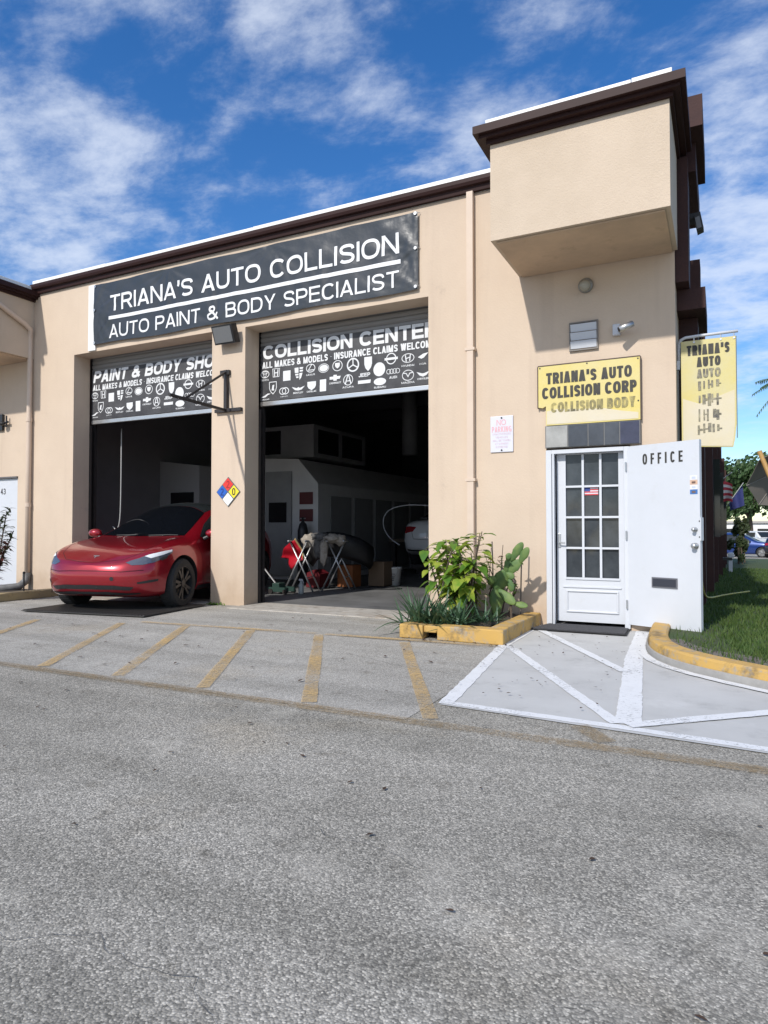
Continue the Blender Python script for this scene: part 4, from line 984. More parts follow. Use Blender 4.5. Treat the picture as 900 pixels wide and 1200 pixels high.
# no parking sign
npk = thing('no_parking_sign', 'small white NO PARKING plate with faded red lettering on the beige wall', 'sign', (-2.415, 8.08, 2.1))
b = B(); b.box(-2.56, -2.27, 8.083, 8.096, 2.10, 2.55, .006); b.done('plate', sign_white, npk)
b = B(); place_text(b, 'NO', -2.48, -2.36, 2.435, 2.505, 8.0815, t=.14); place_text(b, 'PARKING', -2.54, -2.29, 2.35, 2.42, 8.0815, t=.14); b.done('lettering', mat('np_red', (.68, .38, .42), .6), npk)
b = B()
for i, (s, wd) in enumerate((('UNAUTHORIZED', .235), ('VEHICLES', .16), ('WILL BE TOWED', .23), ('AT OWNERS', .17), ('EXPENSE', .15))):
    place_text(b, s, -2.415 - wd / 2, -2.415 + wd / 2, 2.315 - i * .04, 2.337 - i * .04, 8.0815, t=.17)
b.done('small_print', mat('np_small', (.62, .50, .58), .6), npk)
b = B()
for z in (2.525, 2.125): b.lathe([(.011, -.006), (.011, .001)], 10, (-2.415, 8.083, z), 'y')
b.done('bolt', black_plastic, npk)

# hazard diamond on the pillar
dm = thing('hazard_diamond', 'four colour hazard diamond plate on the beige pillar between the bays', 'sign', (-6.69, 8.09, 1.5))
cx, cz, hw, hh = -6.69, 1.715, .225, .225
B().prism([(cx, 8.084, cz + hh), (cx + hw, 8.084, cz), (cx, 8.084, cz - hh), (cx - hw, 8.084, cz)], (0, .013, 0)).done('plate', mat('diamond_edge', (.10, .12, .13), .5), dm)
g_ = .012
for (ox, oz), cc, nm in (((0, .5), (.70, .04, .03), 'red_field'), ((-.5, 0), (.02, .11, .48), 'blue_field'), ((.5, 0), (.80, .66, .03), 'yellow_field'), ((0, -.5), (.80, .80, .78), 'white_field')):
    px, pz, s_ = cx + ox * hw, cz + oz * hh, .5 * hw - g_
    B().prism([(px, 8.081, pz + s_), (px + s_, 8.081, pz), (px, 8.081, pz - s_), (px - s_, 8.081, pz)], (0, .002, 0)).done(nm, mat('diamond_' + nm, cc, .45), dm)
for s_, px, pz, cc in (('2', cx, cz + hh * .5, (.35, .02, .02)), ('2', cx - hw * .5, cz, (.01, .04, .2)), ('0', cx + hw * .5, cz, (.03, .03, .02))):
    b = B(); place_text(b, s_, px - .032, px + .032, pz - .055, pz + .055, 8.0795, t=.16); b.done('digit', mat('digit_%d' % int(cc[0] * 100), cc, .5), dm)

# ------------------------------------------------------------------ fixtures on the facade
t = thing('floodlight', 'black square floodlight on top of the pillar between the bays', 'light', (-6.66, 8.05, 3.95))
b = B(); b.obox((-6.66, 7.97, 4.09), (.19, 0, 0), Vector((0, .06, .02)), Vector((0, -.05, .13))); b.box(-6.70, -6.62, 8.02, 8.098, 4.0, 4.1); b.done('housing', black_plastic, t)
b = B(); b.obox((-6.66, 7.905, 4.068), (.165, 0, 0), Vector((0, .004, .0015)), Vector((0, -.04, .108))); b.done('lens', mat('flood_lens', (.16, .165, .17), .2), t)
t = thing('swing_bracket', 'black steel wall bracket with a braced arm reaching out from the pillar', 'bracket', (-6.72, 8.08, 2.95))
b = B(); b.box(-6.75, -6.695, 8.04, 8.096, 2.93, 3.57); b.box(-6.83, -6.66, 8.05, 8.097, 3.50, 3.57); b.done('post', black_steel, t)
B().box(-6.93, -6.43, 8.045, 8.095, 2.93, 2.98).done('foot_plate', black_steel, t)
b = B(); b.tube([(-6.72, 8.04, 2.955), (-6.60, 6.76, 2.955)], .026, 4); b.done('arm', black_steel, t)
b = B(); b.tube([(-6.72, 8.04, 3.53), (-6.655, 7.12, 2.97)], .02, 4); b.done('brace', black_steel, t)
t = thing('bulkhead_lamp', 'round wall lamp under the overhanging bay', 'light', (-1.39, 8.08, 3.9))
b = B(); b.lathe([(.085, -.002), (.088, -.03), (.075, -.05), (.05, -.055)], 20, (-1.39, 8.098, 4.01), 'y'); b.done('base', mat('lamp_base', (.30, .30, .28), .5, .5), t, smooth=True)
b = B(); b.lathe([(.055, -.05), (.066, -.08), (.062, -.12), (.035, -.15), (.0001, -.158)], 20, (-1.39, 8.098, 3.985), 'y'); b.done('globe', mat('lamp_globe', (.42, .40, .33), .2, var=(9, .7, (.25, .23, .18))), t, smooth=True)
t = thing('wall_vent', 'small white louvred vent above the yellow sign', 'vent', (-1.42, 8.08, 3.25))
b = B()
for x0, x1, z0, z1 in ((-1.585, -1.57, 3.25, 3.59), (-1.27, -1.255, 3.25, 3.59), (-1.57, -1.27, 3.25, 3.265), (-1.57, -1.27, 3.575, 3.59)): b.box(x0, x1, 8.07, 8.097, z0, z1)
b.done('frame', mat('vent_frame', (.20, .18, .16), .6), t)
for i in range(3):
    z = 3.275 + i * .10
    B().obox((-1.42, 8.07, z + .045), (.148, 0, 0), (0, .003, .002), (0, -.012, .042)).done('louvre', white_paint, t)
t = thing('security_camera', 'white security camera on a small box right of the vent', 'camera', (-1.0, 8.08, 3.35))
B().box(-1.09, -1.01, 8.04, 8.097, 3.37, 3.50, .008).done('junction_box', white_paint, t)
b = B(); b.tube([(-1.02, 8.05, 3.41), (-.97, 8.0, 3.40)], .014, 8); b.tube([(-.86, 7.96, 3.455), (-1.0, 7.90, 3.39)], .036, 12); b.done('camera_body', steel, t, smooth=True)
b = B(); b.tube([(-1.0, 7.90, 3.39), (-1.004, 7.898, 3.388)], .026, 12); b.done('lens', black_plastic, t)
t = thing('wall_spigot', 'small black fixture on the shaded wall under the left overhang', 'fixture', (-11.9, 8.05, 3.0))
b = B(); b.box(-12.3, -12.02, 8.05, 8.097, 3.0, 3.3); b.tube([(-12.02, 8.06, 3.12), (-11.82, 8.03, 3.14)], .02, 8); b.tube([(-11.88, 8.04, 3.05), (-11.88, 8.04, 3.26)], .015, 8); b.ell((-11.94, 7.99, 3.11), (.06, .05, .04)); b.done('fitting', black_plastic, t)
t = thing('side_floodlight', 'dark floodlight high on the side of the building against the sky', 'light', (-.25, 9.0, 4.7))
b = B(); b.box(-.43, -.2, 8.9, 9.1, 4.92, 4.98); b.obox((-.20, 8.95, 4.86), (.035, 0, .012), (0, .08, 0), (-.018, 0, .10)); b.done('housing', black_plastic, t)
b = B(); b.obox((-.205, 8.866, 4.84), (.024, 0, .008), (0, .003, 0), (-.012, 0, .07)); b.done('lens', mat('flood_lens', (.16, .165, .17), .2), t)

# ------------------------------------------------------------------ mats
t = thing('doormat', 'black doormat at the office door', 'mat', (-1.42, 7.88, 0))
b = B(); b.prism([(-1.93, 7.62, .02), (-.93, 7.63, .02), (-.95, 8.10, .02), (-1.83, 8.10, .02)], (0, 0, .014)); b.done('carpet', mat('mat_pile', (.045, .045, .05), .95, var=(60, .8, (.09, .09, .10)), bump=(200, .8, .01), dirt=((.3, .29, .28), 25, .66, .74, .6)), t)
b = B(); b.prism([(-1.945, 7.605, .015), (-.915, 7.615, .015), (-.935, 8.101, .015), (-1.84, 8.101, .015)], (0, 0, .008)); b.done('rubber_edge', rubber, t)
t = thing('drain_mat', 'dark ribbed metal mat under the nose of the red car', 'mat', (-7.8, 7.0, .0), R(8))
b = B(); b.box(-1.02, 1.02, -.72, .72, .015, .022); b.done('sheet', mat('mat_sheet', (.06, .058, .055), .6, .3), t, world=False)
b = B()
for i in range(40): x = -1.0 + i * .0513; b.box(x - .01, x + .01, -.70, .70, .0225, .032)
b.done('rib', mat('mat_rib', (.09, .085, .08), .5, .4), t, world=False)

# ------------------------------------------------------------------ cars
def lerpt(tab, x):
    if x <= tab[0][0]: return tab[0][1]
    for (a, va), (c, vc) in zip(tab, tab[1:]):
        if x <= c:
            u = (x - a) / (c - a); return va + (vc - va) * u
    return tab[-1][1]
def smt(tab, k=2):
    p = [Vector(a) for a in tab]
    return [tuple(a) for a in smooth_path(p, k)]
def car_body(P):
    """lofted closed body; x forward, y left, z up"""
    zt, zs, zb = smt(P['zt']), smt(P['zs']), smt(P['zb']); xn, xt, W0 = P['nose'], P['tail'], P['half']
    xs_ = []
    n = 64
    for i in range(n + 1):
        u = i / n; a = math.pi * u; xs_.append((xn + xt) / 2 - (xn - xt) / 2 * (math.cos(a) * .72 + (1 - 2 * u) * .28))
    xs_ = [xt + 1e-6, xt + .0004, xt + .003] + [x for x in xs_ if xt + .008 < x < xn - .008] + [xn - .003, xn - .0012, xn - .0004, xn - .0001, xn - 1e-6]
    bm = bmesh.new(); rings = []
    for x in xs_:
        Wd_ = W0
        xa = P['fround']
        if x > xa: Wd_ *= (max(0.0, 1 - ((x - xa) / (xn - xa)) ** P.get('fexp', 3.0))) ** (1 / P.get('fexp', 3.0))
        xb = P['rround']
        if x < xb: Wd_ *= (max(0.0, 1 - ((xb - x) / (xb - xt)) ** P.get('rexp', 3.6))) ** (1 / P.get('rexp', 3.6))
        Wd_ = 0.0 if x in (xs_[0], xs_[-1]) else max(Wd_, .012)
        a, s_, t_ = lerpt(zb, x), lerpt(zs, x), lerpt(zt, x)
        hgt = s_ - a
        pts = [(0, a), (.45, a), (.80, a + .005), (.93, a + .04), (.972, a + .12 * hgt + .03), (.985, a + .3 * hgt), (1.0, a + .52 * hgt), (.998, a + .72 * hgt), (.978, a + .88 * hgt), (.945, s_)]
        pts = [(y * Wd_, z) for y, z in pts]
        gh = min(1, max(0, (t_ - s_ - .15) / .35))
        e1 = .62 + .20 * gh; e2 = .80 - .03 * gh; shw = (.93 - .03 * gh) * Wd_
        for k in range(1, 13):
            th = math.pi / 2 * k / 12
            pts.append((shw * math.cos(th) ** e1 if k < 12 else 0, s_ + (t_ - s_) * math.sin(th) ** e2))
        q = [Vector(p) for p in pts]
        for _ in range(2):
            r_ = [q[0]]
            for p0, p1 in zip(q, q[1:]): r_ += [p0 * .75 + p1 * .25, p0 * .25 + p1 * .75]
            q = r_ + [q[-1]]
        ring = []
        full = [(p.x, p.y) for p in q] + [(-p.x, p.y) for p in q[-2:0:-1]]
        for y, z in full:
            xx = x
            kf = max(0, min(1, (x - (xn - .55)) / .55)); kr = max(0, min(1, ((xt + .5) - x) / .5))
            xx -= kf ** 2 * P['nbulge'] * ((z - P['nz']) / .25) ** 2
            xx += kr ** 2 * P.get('tbulge', .04) * ((z - .6) / .3) ** 2
            # fender tops rise above the hood edge
            if P.get('fender') and x > .9: z += P['fender'] * math.exp(-((abs(y) - .74) / .12) ** 2) * math.exp(-((x - 1.55) / .5) ** 2) * (1 if z > s_ - .1 else 0)
            ring.append(bm.verts.new((xx, y, z)))
        rings.append(ring)
    m_ = len(rings[0])
    for r0, r1 in zip(rings, rings[1:]):
        for k in range(m_): bm.faces.new((r0[k], r0[(k + 1) % m_], r1[(k + 1) % m_], r1[k]))
    bmesh.ops.remove_doubles(bm, verts=bm.verts, dist=2e-5)
    bmesh.ops.recalc_face_normals(bm, faces=bm.faces)
    bvh = BVHTree.FromBMesh(bm)
    me = bpy.data.meshes.new('body'); bm.to_mesh(me); bm.free()
    return me, bvh
def cut_arches(me, axles, zc, r, yin):
    cb = B()
    for x in axles:
        for s_ in (1, -1): cb.lathe([(r, yin * s_), (r, 1.4 * s_)], 40, (x, 0, zc), 'y')
    cm_ = cb.mesh('cut')
    me.materials.append(None); 
    o = bpy.data.objects.new('tmp', me); c = bpy.data.objects.new('cut', cm_); COL.objects.link(o); COL.objects.link(c)
    md = o.modifiers.new('b', 'BOOLEAN'); md.object = c; md.operation = 'DIFFERENCE'; md.solver = 'EXACT'
    dg = bpy.context.evaluated_depsgraph_get(); dg.update()
    res = bpy.data.meshes.new_from_object(o.evaluated_get(dg))
    bpy.data.objects.remove(o); bpy.data.objects.remove(c)
    res.materials.clear()
    for p in res.polygons:                                  # inside of the arch gets the second material
        c_ = p.center
        for x in axles:
            d = math.hypot(c_.x - x, c_.z - zc)
            if (abs(d - r) < .02 or d < r) and abs(c_.y) < 1.2 and abs(p.normal.y) < .5 and d < r + .005 or (abs(abs(c_.y) - yin) < .01 and d < r + .01 and abs(p.normal.y) > .9): p.material_index = 1
    return res
def patch(bvh, pts, off=.003, size=.035):
    bm = bmesh.new(); bm.faces.new([bm.verts.new(p) for p in pts]); bmesh.ops.triangulate(bm, faces=bm.faces)
    for _ in range(6):
        es = [e for e in bm.edges if e.calc_length() > size]
        if not es: break
        bmesh.ops.subdivide_edges(bm, edges=es, cuts=1); bmesh.ops.triangulate(bm, faces=bm.faces)
    for v in bm.verts:
        loc, nor, i, d = bvh.find_nearest(v.co)
        v.co = loc + nor * off
    bmesh.ops.recalc_face_normals(bm, faces=bm.faces)
    me = bpy.data.meshes.new('p'); bm.to_mesh(me); bm.free(); return me
def line_patch(bvh, pts, wd, off=.0015):
    """narrow strip following the body through pts"""
    P_ = []
    for a, c in zip(pts, pts[1:]):
        a, c = Vector(a), Vector(c); k = max(1, int((c - a).length / .04))
        P_ += [a.lerp(c, i / k) for i in range(k)]
    P_.append(Vector(pts[-1])); bm = bmesh.new(); prev = None; S_ = []
    for p in P_: loc, nor, i, d = bvh.find_nearest(p); S_.append((loc, nor))
    for i, (loc, nor) in enumerate(S_):
        d = (S_[min(i + 1, len(S_) - 1)][0] - S_[max(i - 1, 0)][0]); sd_ = d.cross(nor)
        if sd_.length < 1e-8: continue
        sd_ = sd_.normalized() * wd / 2
        cur = (bm.verts.new(loc + sd_ + nor * off), bm.verts.new(loc - sd_ + nor * off))
        if prev: bm.faces.new((prev[0], prev[1], cur[1], cur[0]))
        prev = cur
    me = bpy.data.meshes.new('l'); bm.to_mesh(me); bm.free(); return me
def mirror(pts): return [(x, -y, z) for x, y, z in pts][::-1]
WHEELS = {}
def wheel(parent, x, y, r, dark=True):
    s_ = 1 if y > 0 else -1; key = (r, s_, dark)
    if key not in WHEELS:
        b = B(); wd = .115
        b.lathe([(r * .68, -wd), (r * .9, -wd), (r * .985, -wd * .75), (r, -wd * .35), (r, wd * .35), (r * .985, wd * .75), (r * .9, wd), (r * .68, wd)], 40, (0, 0, 0), 'y', False)
        for k in range(60):
            a = 2 * math.pi * k / 60; b.obox((r * math.cos(a), 0, r * math.sin(a)), Vector((-math.sin(a), 0, math.cos(a))) * .006, (0, wd * .7, 0), Vector((math.cos(a), 0, math.sin(a))) * .003)
        ty = b.mesh('tyre')
        b = B(); yo = s_ * .10
        b.lathe([(r * .70, s_ * .112), (r * .66, s_ * .11), (r * .64, s_ * .06), (r * .62, -s_ * .05)], 40, (0, 0, 0), 'y', False)
        for k in range(5):
            a = 2 * math.pi * k / 5
            for da in (-.13, .13):
                a2 = a + da; p0 = Vector((math.cos(a), 0, math.sin(a))) * r * .10; p1 = Vector((math.cos(a2 + da * .6), 0, math.sin(a2 + da * .6))) * r * .66
                m_ = (p0 + p1) / 2; d = (p1 - p0) / 2; n = Vector((-d.z, 0, d.x)).normalized() * r * .055
                b.obox((m_.x, s_ * .085, m_.z), d, (0, .012, 0), n)
        b.lathe([(r * .15, s_ * .05), (r * .15, s_ * .102), (r * .08, s_ * .106), (.0001, s_ * .106)], 20, (0, 0, 0), 'y')
        b.lathe([(r * .5, s_ * .02), (r * .5, s_ * .035), (.001, s_ * .035)], 30, (0, 0, 0), 'y')
        b.lathe([(r * .66, -s_ * .045), (.001, -s_ * .045)], 30, (0, 0, 0), 'y', False)
        WHEELS[key] = (ty, b.mesh('rim'))
        WHEELS[key][0].materials.append(rubber); WHEELS[key][1].materials.append(mat('dark_rim', (.045, .045, .048), .35, .5) if dark else alu)
    hub = thing('wheel', None, None, (x, y, r)); hub.parent = parent
    for nm, me in zip(('tyre', 'rim'), WHEELS[key]):
        o = bpy.data.objects.new(nm, me); COL.objects.link(o); o.parent = hub
    return hub
def cpart(name, me, m, parent, smooth=True): return link(name, me, m, parent, world=False, smooth=smooth)

seam = mat('panel_gap', (.012, .003, .004), .6)
PT = dict(nose=2.36, tail=-2.40, half=.955, fround=1.25, rround=-1.5, fexp=3.0, rexp=3.4, nbulge=.10, nz=.50, fender=.028,
          zt=[(-2.40, .98), (-2.3, 1.09), (-2.0, 1.23), (-1.6, 1.42), (-1.2, 1.54), (-.8, 1.605), (-.4, 1.62), (-.1, 1.58), (.2, 1.475), (.5, 1.335), (.8, 1.18), (1.05, 1.05), (1.3, 1.01), (1.7, .945), (2.0, .87), (2.2, .785), (2.30, .72), (2.36, .66)],
          zs=[(-2.40, .93), (-2.0, .99), (-1, .98), (0, .955), (1.0, .925), (1.445, .885), (1.9, .80), (2.2, .70), (2.36, .60)],
          zb=[(-2.4, .42), (-2.1, .28), (-1.8, .19), (1.9, .19), (2.2, .215), (2.36, .26)])
def red_car():
    A = Vector((-7.93, 7.28)); hd = R(-90 + 14)
    fwd = Vector((math.cos(hd), math.sin(hd)))
    t = thing('red_electric_car', 'glossy red car with black wheels nosing out of the left bay', 'car', (A.x - fwd.x * 1.445, A.y - fwd.y * 1.445, .0), hd)
    me, bv = car_body(PT)
    me = cut_arches(me, (1.445, -1.445), .37, .405, .60)
    body = cpart('body', me, [red_paint, black_plastic], t); smooth_angle(body, 40)
    for x in (1.445, -1.445):
        for y in (.835, -.835): wheel(t, x, y, .36)
    cpart('windshield', patch(bv, [(1.02, .70, 1.06), (1.10, .4, 1.04), (1.14, 0, 1.04), (1.10, -.4, 1.04), (1.02, -.70, 1.06), (.62, -.655, 1.24), (.12, -.575, 1.44), (.03, -.3, 1.52), (.01, 0, 1.55), (.03, .3, 1.52), (.12, .575, 1.44), (.62, .655, 1.24)], .004), mat('windshield_glass', (.004, .005, .007), .04, spec=.25), t)
    cpart('roof_glass', patch(bv, [(.11, .57, 1.445), (.02, .3, 1.525), (.0, 0, 1.555), (.02, -.3, 1.525), (.11, -.57, 1.445), (-.5, -.56, 1.54), (-1.3, -.52, 1.47), (-1.75, -.42, 1.34), (-1.8, 0, 1.36), (-1.75, .42, 1.34), (-1.3, .52, 1.47), (-.5, .56, 1.54)], .004), glass_dark, t)
    for mm in (lambda p: p, mirror):
        w_ = cpart('side_window', patch(bv, mm([(.80, .84, 1.02), (.45, .74, 1.24), (.05, .665, 1.40), (-.5, .64, 1.475), (-1.1, .65, 1.43), (-1.55, .70, 1.27), (-1.75, .80, 1.10), (-.6, .86, 1.03), (.2, .87, 1.01)]), .004), glass_dark, t)
        h = cpart('headlight', patch(bv, mm([(2.20, .50, .665), (2.10, .64, .725), (1.96, .76, .785), (1.78, .86, .835), (1.66, .915, .865), (1.70, .93, .83), (1.86, .90, .755), (2.02, .82, .695), (2.13, .70, .655), (2.19, .58, .640)]), .004, .02), mat('headlight_lens', (.10, .115, .15), .08, .3, spec=.8), t)
        cpart('light_strip', patch(bv, mm([(2.06, .69, .755), (1.86, .825, .825), (1.68, .90, .868), (1.70, .925, .845), (1.87, .86, .79), (2.03, .76, .74)]), .007, .02), mat('drl', (.75, .78, .82), .25), h)
        cpart('projector', patch(bv, mm([(1.95, .85, .735), (1.88, .875, .765), (1.80, .90, .775), (1.83, .91, .745), (1.92, .88, .715)]), .0065, .02), black_plastic, h)
        cpart('fog_vent', patch(bv, mm([(2.20, .66, .43), (2.08, .80, .455), (1.98, .86, .46), (1.99, .86, .43), (2.1, .79, .415), (2.2, .66, .405)]), .003, .02), black_plastic, t)
        cpart('door_seam', line_patch(bv, mm([(.98, .93, .95), (.90, .95, .7), (.88, .95, .45), (.80, .94, .27)]), .008), seam, t)
        cpart('door_seam', line_patch(bv, mm([(-.18, .93, .98), (-.20, .95, .7), (-.22, .95, .3)]), .008), seam, t)
        cpart('sill_trim', patch(bv, mm([(1.0, .92, .30), (1.0, .90, .22), (-.98, .90, .22), (-.98, .92, .30)]), .004, .05), black_plastic, t)
        for x in (.05, -1.0): cpart('door_handle', patch(bv, mm([(x, .96, .86), (x, .96, .835), (x - .22, .96, .835), (x - .22, .96, .86)]), .005), mat('handle_dark', (.03, .01, .012), .3), t)
        s_ = 1 if mm([(0, 1, 0)])[0][1] > 0 else -1
        b = B(); b.ell((.74, s_ * 1.035, 1.085), (.085, .115, .072), 18, 12); o = b.done('wing_mirror', red_paint, t, world=False, smooth=True)
        b = B(); b.tube([(.76, s_ * .90, 1.0), (.75, s_ * .97, 1.035), (.74, s_ * 1.0, 1.05)], [.03, .026, .03], 8); b.done('mirror_stalk', black_plastic, o, world=False)
        b = B(); b.ell((.665, s_ * 1.04, 1.085), (.02, .095, .058), 16, 10); b.done('mirror_glass', glass_dark, o, world=False, smooth=True)
        cpart('hood_seam', line_patch(bv, mm([(1.06, .72, 1.02), (1.4, .72, .97), (1.8, .68, .90), (2.05, .60, .80), (2.2, .45, .735), (2.27, .2, .72), (2.29, 0, .72)]), .007), seam, t)
        cpart('fender_seam', line_patch(bv, mm([(1.70, .915, .87), (1.75, .93, .82), (1.80, .94, .72)]), .005), seam, t)
    cpart('lower_intake', patch(bv, [(2.28, .66, .345), (2.40, .4, .36), (2.44, 0, .365), (2.40, -.4, .36), (2.28, -.66, .345), (2.28, -.6, .29), (2.40, -.4, .275), (2.44, 0, .27), (2.40, .4, .275), (2.28, .6, .29)], .006, .025), black_plastic, t)
    cpart('bumper_lip', patch(bv, [(2.2, .72, .24), (2.38, .3, .235), (2.40, 0, .235), (2.38, -.3, .235), (2.2, -.72, .24), (2.2, -.72, .19), (2.36, 0, .18), (2.2, .72, .19)], .006, .03), black_plastic, t)
    cpart('bumper_crease', line_patch(bv, [(2.2, .78, .60), (2.36, .5, .585), (2.42, .25, .60), (2.44, 0, .605), (2.42, -.25, .60), (2.36, -.5, .585), (2.2, -.78, .60)], .014), mat('crease_dark', (.09, .004, .008), .3, .4), t)
    b = B(); loc, nor, i, d = bv.find_nearest(Vector((2.3, .36, .48))); b.lathe([(.028, 0), (.028, .004), (.0001, .004)], 16); b.bm.transform(Matrix.Translation(loc) @ nor.to_track_quat('Z', 'Y').to_matrix().to_4x4()); b.done('tow_cap', black_plastic, t, world=False)
    cpart('emblem', patch(bv, [(2.17, .045, .795), (2.15, .045, .805), (2.15, -.045, .805), (2.17, -.045, .795), (2.175, -.012, .79), (2.22, 0, .765), (2.175, .012, .79)], .005, .02), alu, t)
    b = B()
    for k in range(2): b.tube([(1.10, .15 + k * -.55, 1.055), (1.05, .45 + k * -.55, 1.065), (1.02, .6 + k * -.5, 1.06)], .005, 6)
    b.done('wiper', black_plastic, t, world=False)
    return t
red_car()

def generic_car(name, label, P, loc, rz, paintm, group=None, rear=True, dark_rim=False, plate=True, r=.33, axles=(1.35, -1.35), z=0):
    t = thing(name, label, 'car', (*loc, z), rz, group)
    me, bv = car_body(P)
    me = cut_arches(me, axles, r + .01, r + .045, .58)
    body = cpart('body', me, [paintm, black_plastic], t); smooth_angle(body, 40)
    for x in axles:
        for y in (P['half'] - .115, -P['half'] + .115): wheel(t, x, y, r, dark_rim)
    zt, xn, xt = P['zt'], P['nose'], P['tail']; h = P['half'] / .93; zr = max(a[1] for a in zt); sb = P['belt']
    wf, wr, rf, rr_ = P['wf'], P['wr'], P['rf'], P['rr']
    cpart('windshield', patch(bv, [(wf, .70 * h, sb + .04), (wf + .1, 0, sb + .06), (wf, -.70 * h, sb + .04), (rf, -.52 * h, zr - .10), (rf - .04, 0, zr - .03), (rf, .52 * h, zr - .10)], .004, .06), glass_dark, t)
    cpart('rear_window', patch(bv, [(wr, .62 * h, sb + .10), (wr - .06, 0, sb + .14), (wr, -.62 * h, sb + .10), (rr_, -.50 * h, zr - .12), (rr_, 0, zr - .04), (rr_, .50 * h, zr - .12)], .004, .06), glass_dark, t)
    for mm in (lambda p: p, mirror):
        cpart('side_window', patch(bv, mm([(wf - .25, .84 * h, sb + .02), (rf - .05, .64 * h, zr - .14), (rr_ + .1, .64 * h, zr - .15), (wr + .25, .82 * h, sb + .04)]), .004, .06), glass_dark, t)
        cpart('tail_light', patch(bv, mm([(xt + .05, .44, sb - .05), (xt + .10, .70, sb - .03), (xt + .30, .86, sb - .06), (xt + .33, .88, sb - .17), (xt + .12, .74, sb - .20), (xt + .05, .52, sb - .16)]), .005, .04), mat('tail_red', (.30, .012, .02), .12, spec=.7), t)
        cpart('headlight', patch(bv, mm([(xn - .08, .5, .66), (xn - .25, .78, .72), (xn - .5, .86, .74), (xn - .28, .82, .62), (xn - .1, .55, .58)]), .005, .04), lamp_glass, t)
        cpart('door_seam', line_patch(bv, mm([(.1, P['half'], sb), (.1, P['half'], .3)]), .008), seam, t)
        s_ = 1 if mm([(0, 1, 0)])[0][1] > 0 else -1
        b = B(); b.ell((wf - .35, s_ * (P['half'] + .06), sb + .08), (.06, .1, .06)); b.done('wing_mirror', paintm, t, world=False, smooth=True)
    cpart('bumper_trim', patch(bv, [(xt + .1, .75, .36), (xt + .02, 0, .36), (xt + .1, -.75, .36), (xt + .12, -.75, .24), (xt + .05, 0, .24), (xt + .12, .75, .24)], .005, .05), black_plastic, t)
    if plate: cpart('number_plate', patch(bv, [(xt, .17, .80), (xt, -.17, .80), (xt, -.17, .66), (xt, .17, .66)], .006, .05), mat('plate', (.6, .62, .62), .4), t)
    cpart('trunk_seam', line_patch(bv, [(xt + .25, .60, sb + .02), (xt + .06, .58, sb - .08), (xt + .02, .50, .62), (xt, 0, .60), (xt + .02, -.50, .62), (xt + .06, -.58, sb - .08), (xt + .25, -.60, sb + .02)], .012), mat('gap_grey', (.10, .10, .10), .6), t)
    return t
SED = dict(nose=2.3, tail=-2.3, half=.90, fround=1.2, rround=-1.4, fexp=3, rexp=4.0, nbulge=.09, nz=.5, tbulge=.05, belt=.95, wf=.95, wr=-1.55, rf=.15, rr=-.95,
           zt=[(-2.3, .95), (-2.2, 1.06), (-1.65, 1.10), (-1.3, 1.25), (-.9, 1.40), (-.4, 1.46), (0, 1.45), (.4, 1.30), (.8, 1.10), (1.0, 1.0), (1.6, .93), (2.1, .80), (2.3, .65)],
           zs=[(-2.3, .88), (-1.5, .96), (0, .93), (1.4, .85), (2.0, .74), (2.3, .6)], zb=[(-2.3, .38), (-2.0, .26), (-1.7, .2), (1.9, .2), (2.3, .28)])
HAT = dict(SED, zt=[(-2.3, 1.0), (-2.2, 1.2), (-1.9, 1.42), (-1.5, 1.56), (-.9, 1.63), (-.3, 1.64), (.1, 1.56), (.5, 1.38), (.9, 1.15), (1.1, 1.06), (1.6, 1.0), (2.1, .88), (2.3, .7)], zs=[(-2.3, .95), (-1.5, 1.0), (0, .97), (1.4, .92), (2.0, .82), (2.3, .65)], wf=1.0, wr=-2.1, rf=.2, rr=-1.7, belt=1.0)
generic_car('white_sedan', 'white sedan seen from the rear deep inside the right bay', SED, (-5.90, 16.6), R(90), white_car, z=.30)
t = thing('car_lift', 'low dark steel lift under the white sedan', 'lift', (-5.9, 16.6, .01))
for x in (-6.75, -5.5):
    b = B(); b.box(x, x + .45, 14.9, 18.6, .20, .298); b.done('runway', black_steel, t)
    for y in (15.1, 18.2):
        b = B(); b.box(x + .15, x + .3, y, y + .15, .012, .199); b.done('foot', black_steel, t)
generic_car('blue_hatchback', 'blue car parked beyond the lawn behind the bushes', HAT, (1.2, 51), R(-12), blue_car, z=gz(51) - .02, r=.34)
generic_car('dark_car', 'dark car with red tail light at the right edge beyond the lawn', HAT, (3.75, 50.5), R(75), dark_car, z=gz(50) - .02, r=.34)

# white pickup far behind
t = thing('white_pickup', 'small white pickup truck far away between the blue and the dark car', 'truck', (3.1, 66, gz(66) - .02), R(-60))
b = B(); b.prism([(2.5, -.95, .45), (2.6, -.95, .75), (2.45, -.95, 1.05), (1.1, -.95, 1.15), (-2.6, -.95, 1.12), (-2.65, -.95, .5)], (0, 1.9, 0)); bmesh.ops.bevel(b.bm, geom=b.bm.edges[:], offset=.05, segments=2, affect='EDGES'); b.done('body', white_car, t, world=False)
b = B(); b.prism([(1.05, -.85, 1.16), (.35, -.78, 1.72), (-.95, -.78, 1.74), (-1.15, -.85, 1.14)], (0, 1.62, 0)); bmesh.ops.bevel(b.bm, geom=b.bm.edges[:], offset=.04, segments=2, affect='EDGES'); b.done('cab', white_car, t, world=False)
b = B(); b.obox((.73, 0, 1.45), (.01, 0, -.008), (0, .70, 0), (-.26, 0, .21)); b.done('windshield', glass_dark, t, world=False)
for y in (-.86, .79): B().box(-.85, .35, y - .0, y + .07, 1.24, 1.62).done('side_window', glass_dark, t, world=False)
for x in (1.6, -1.6):
    for y in (.85, -.85): wheel(t, x, y, .38, False)

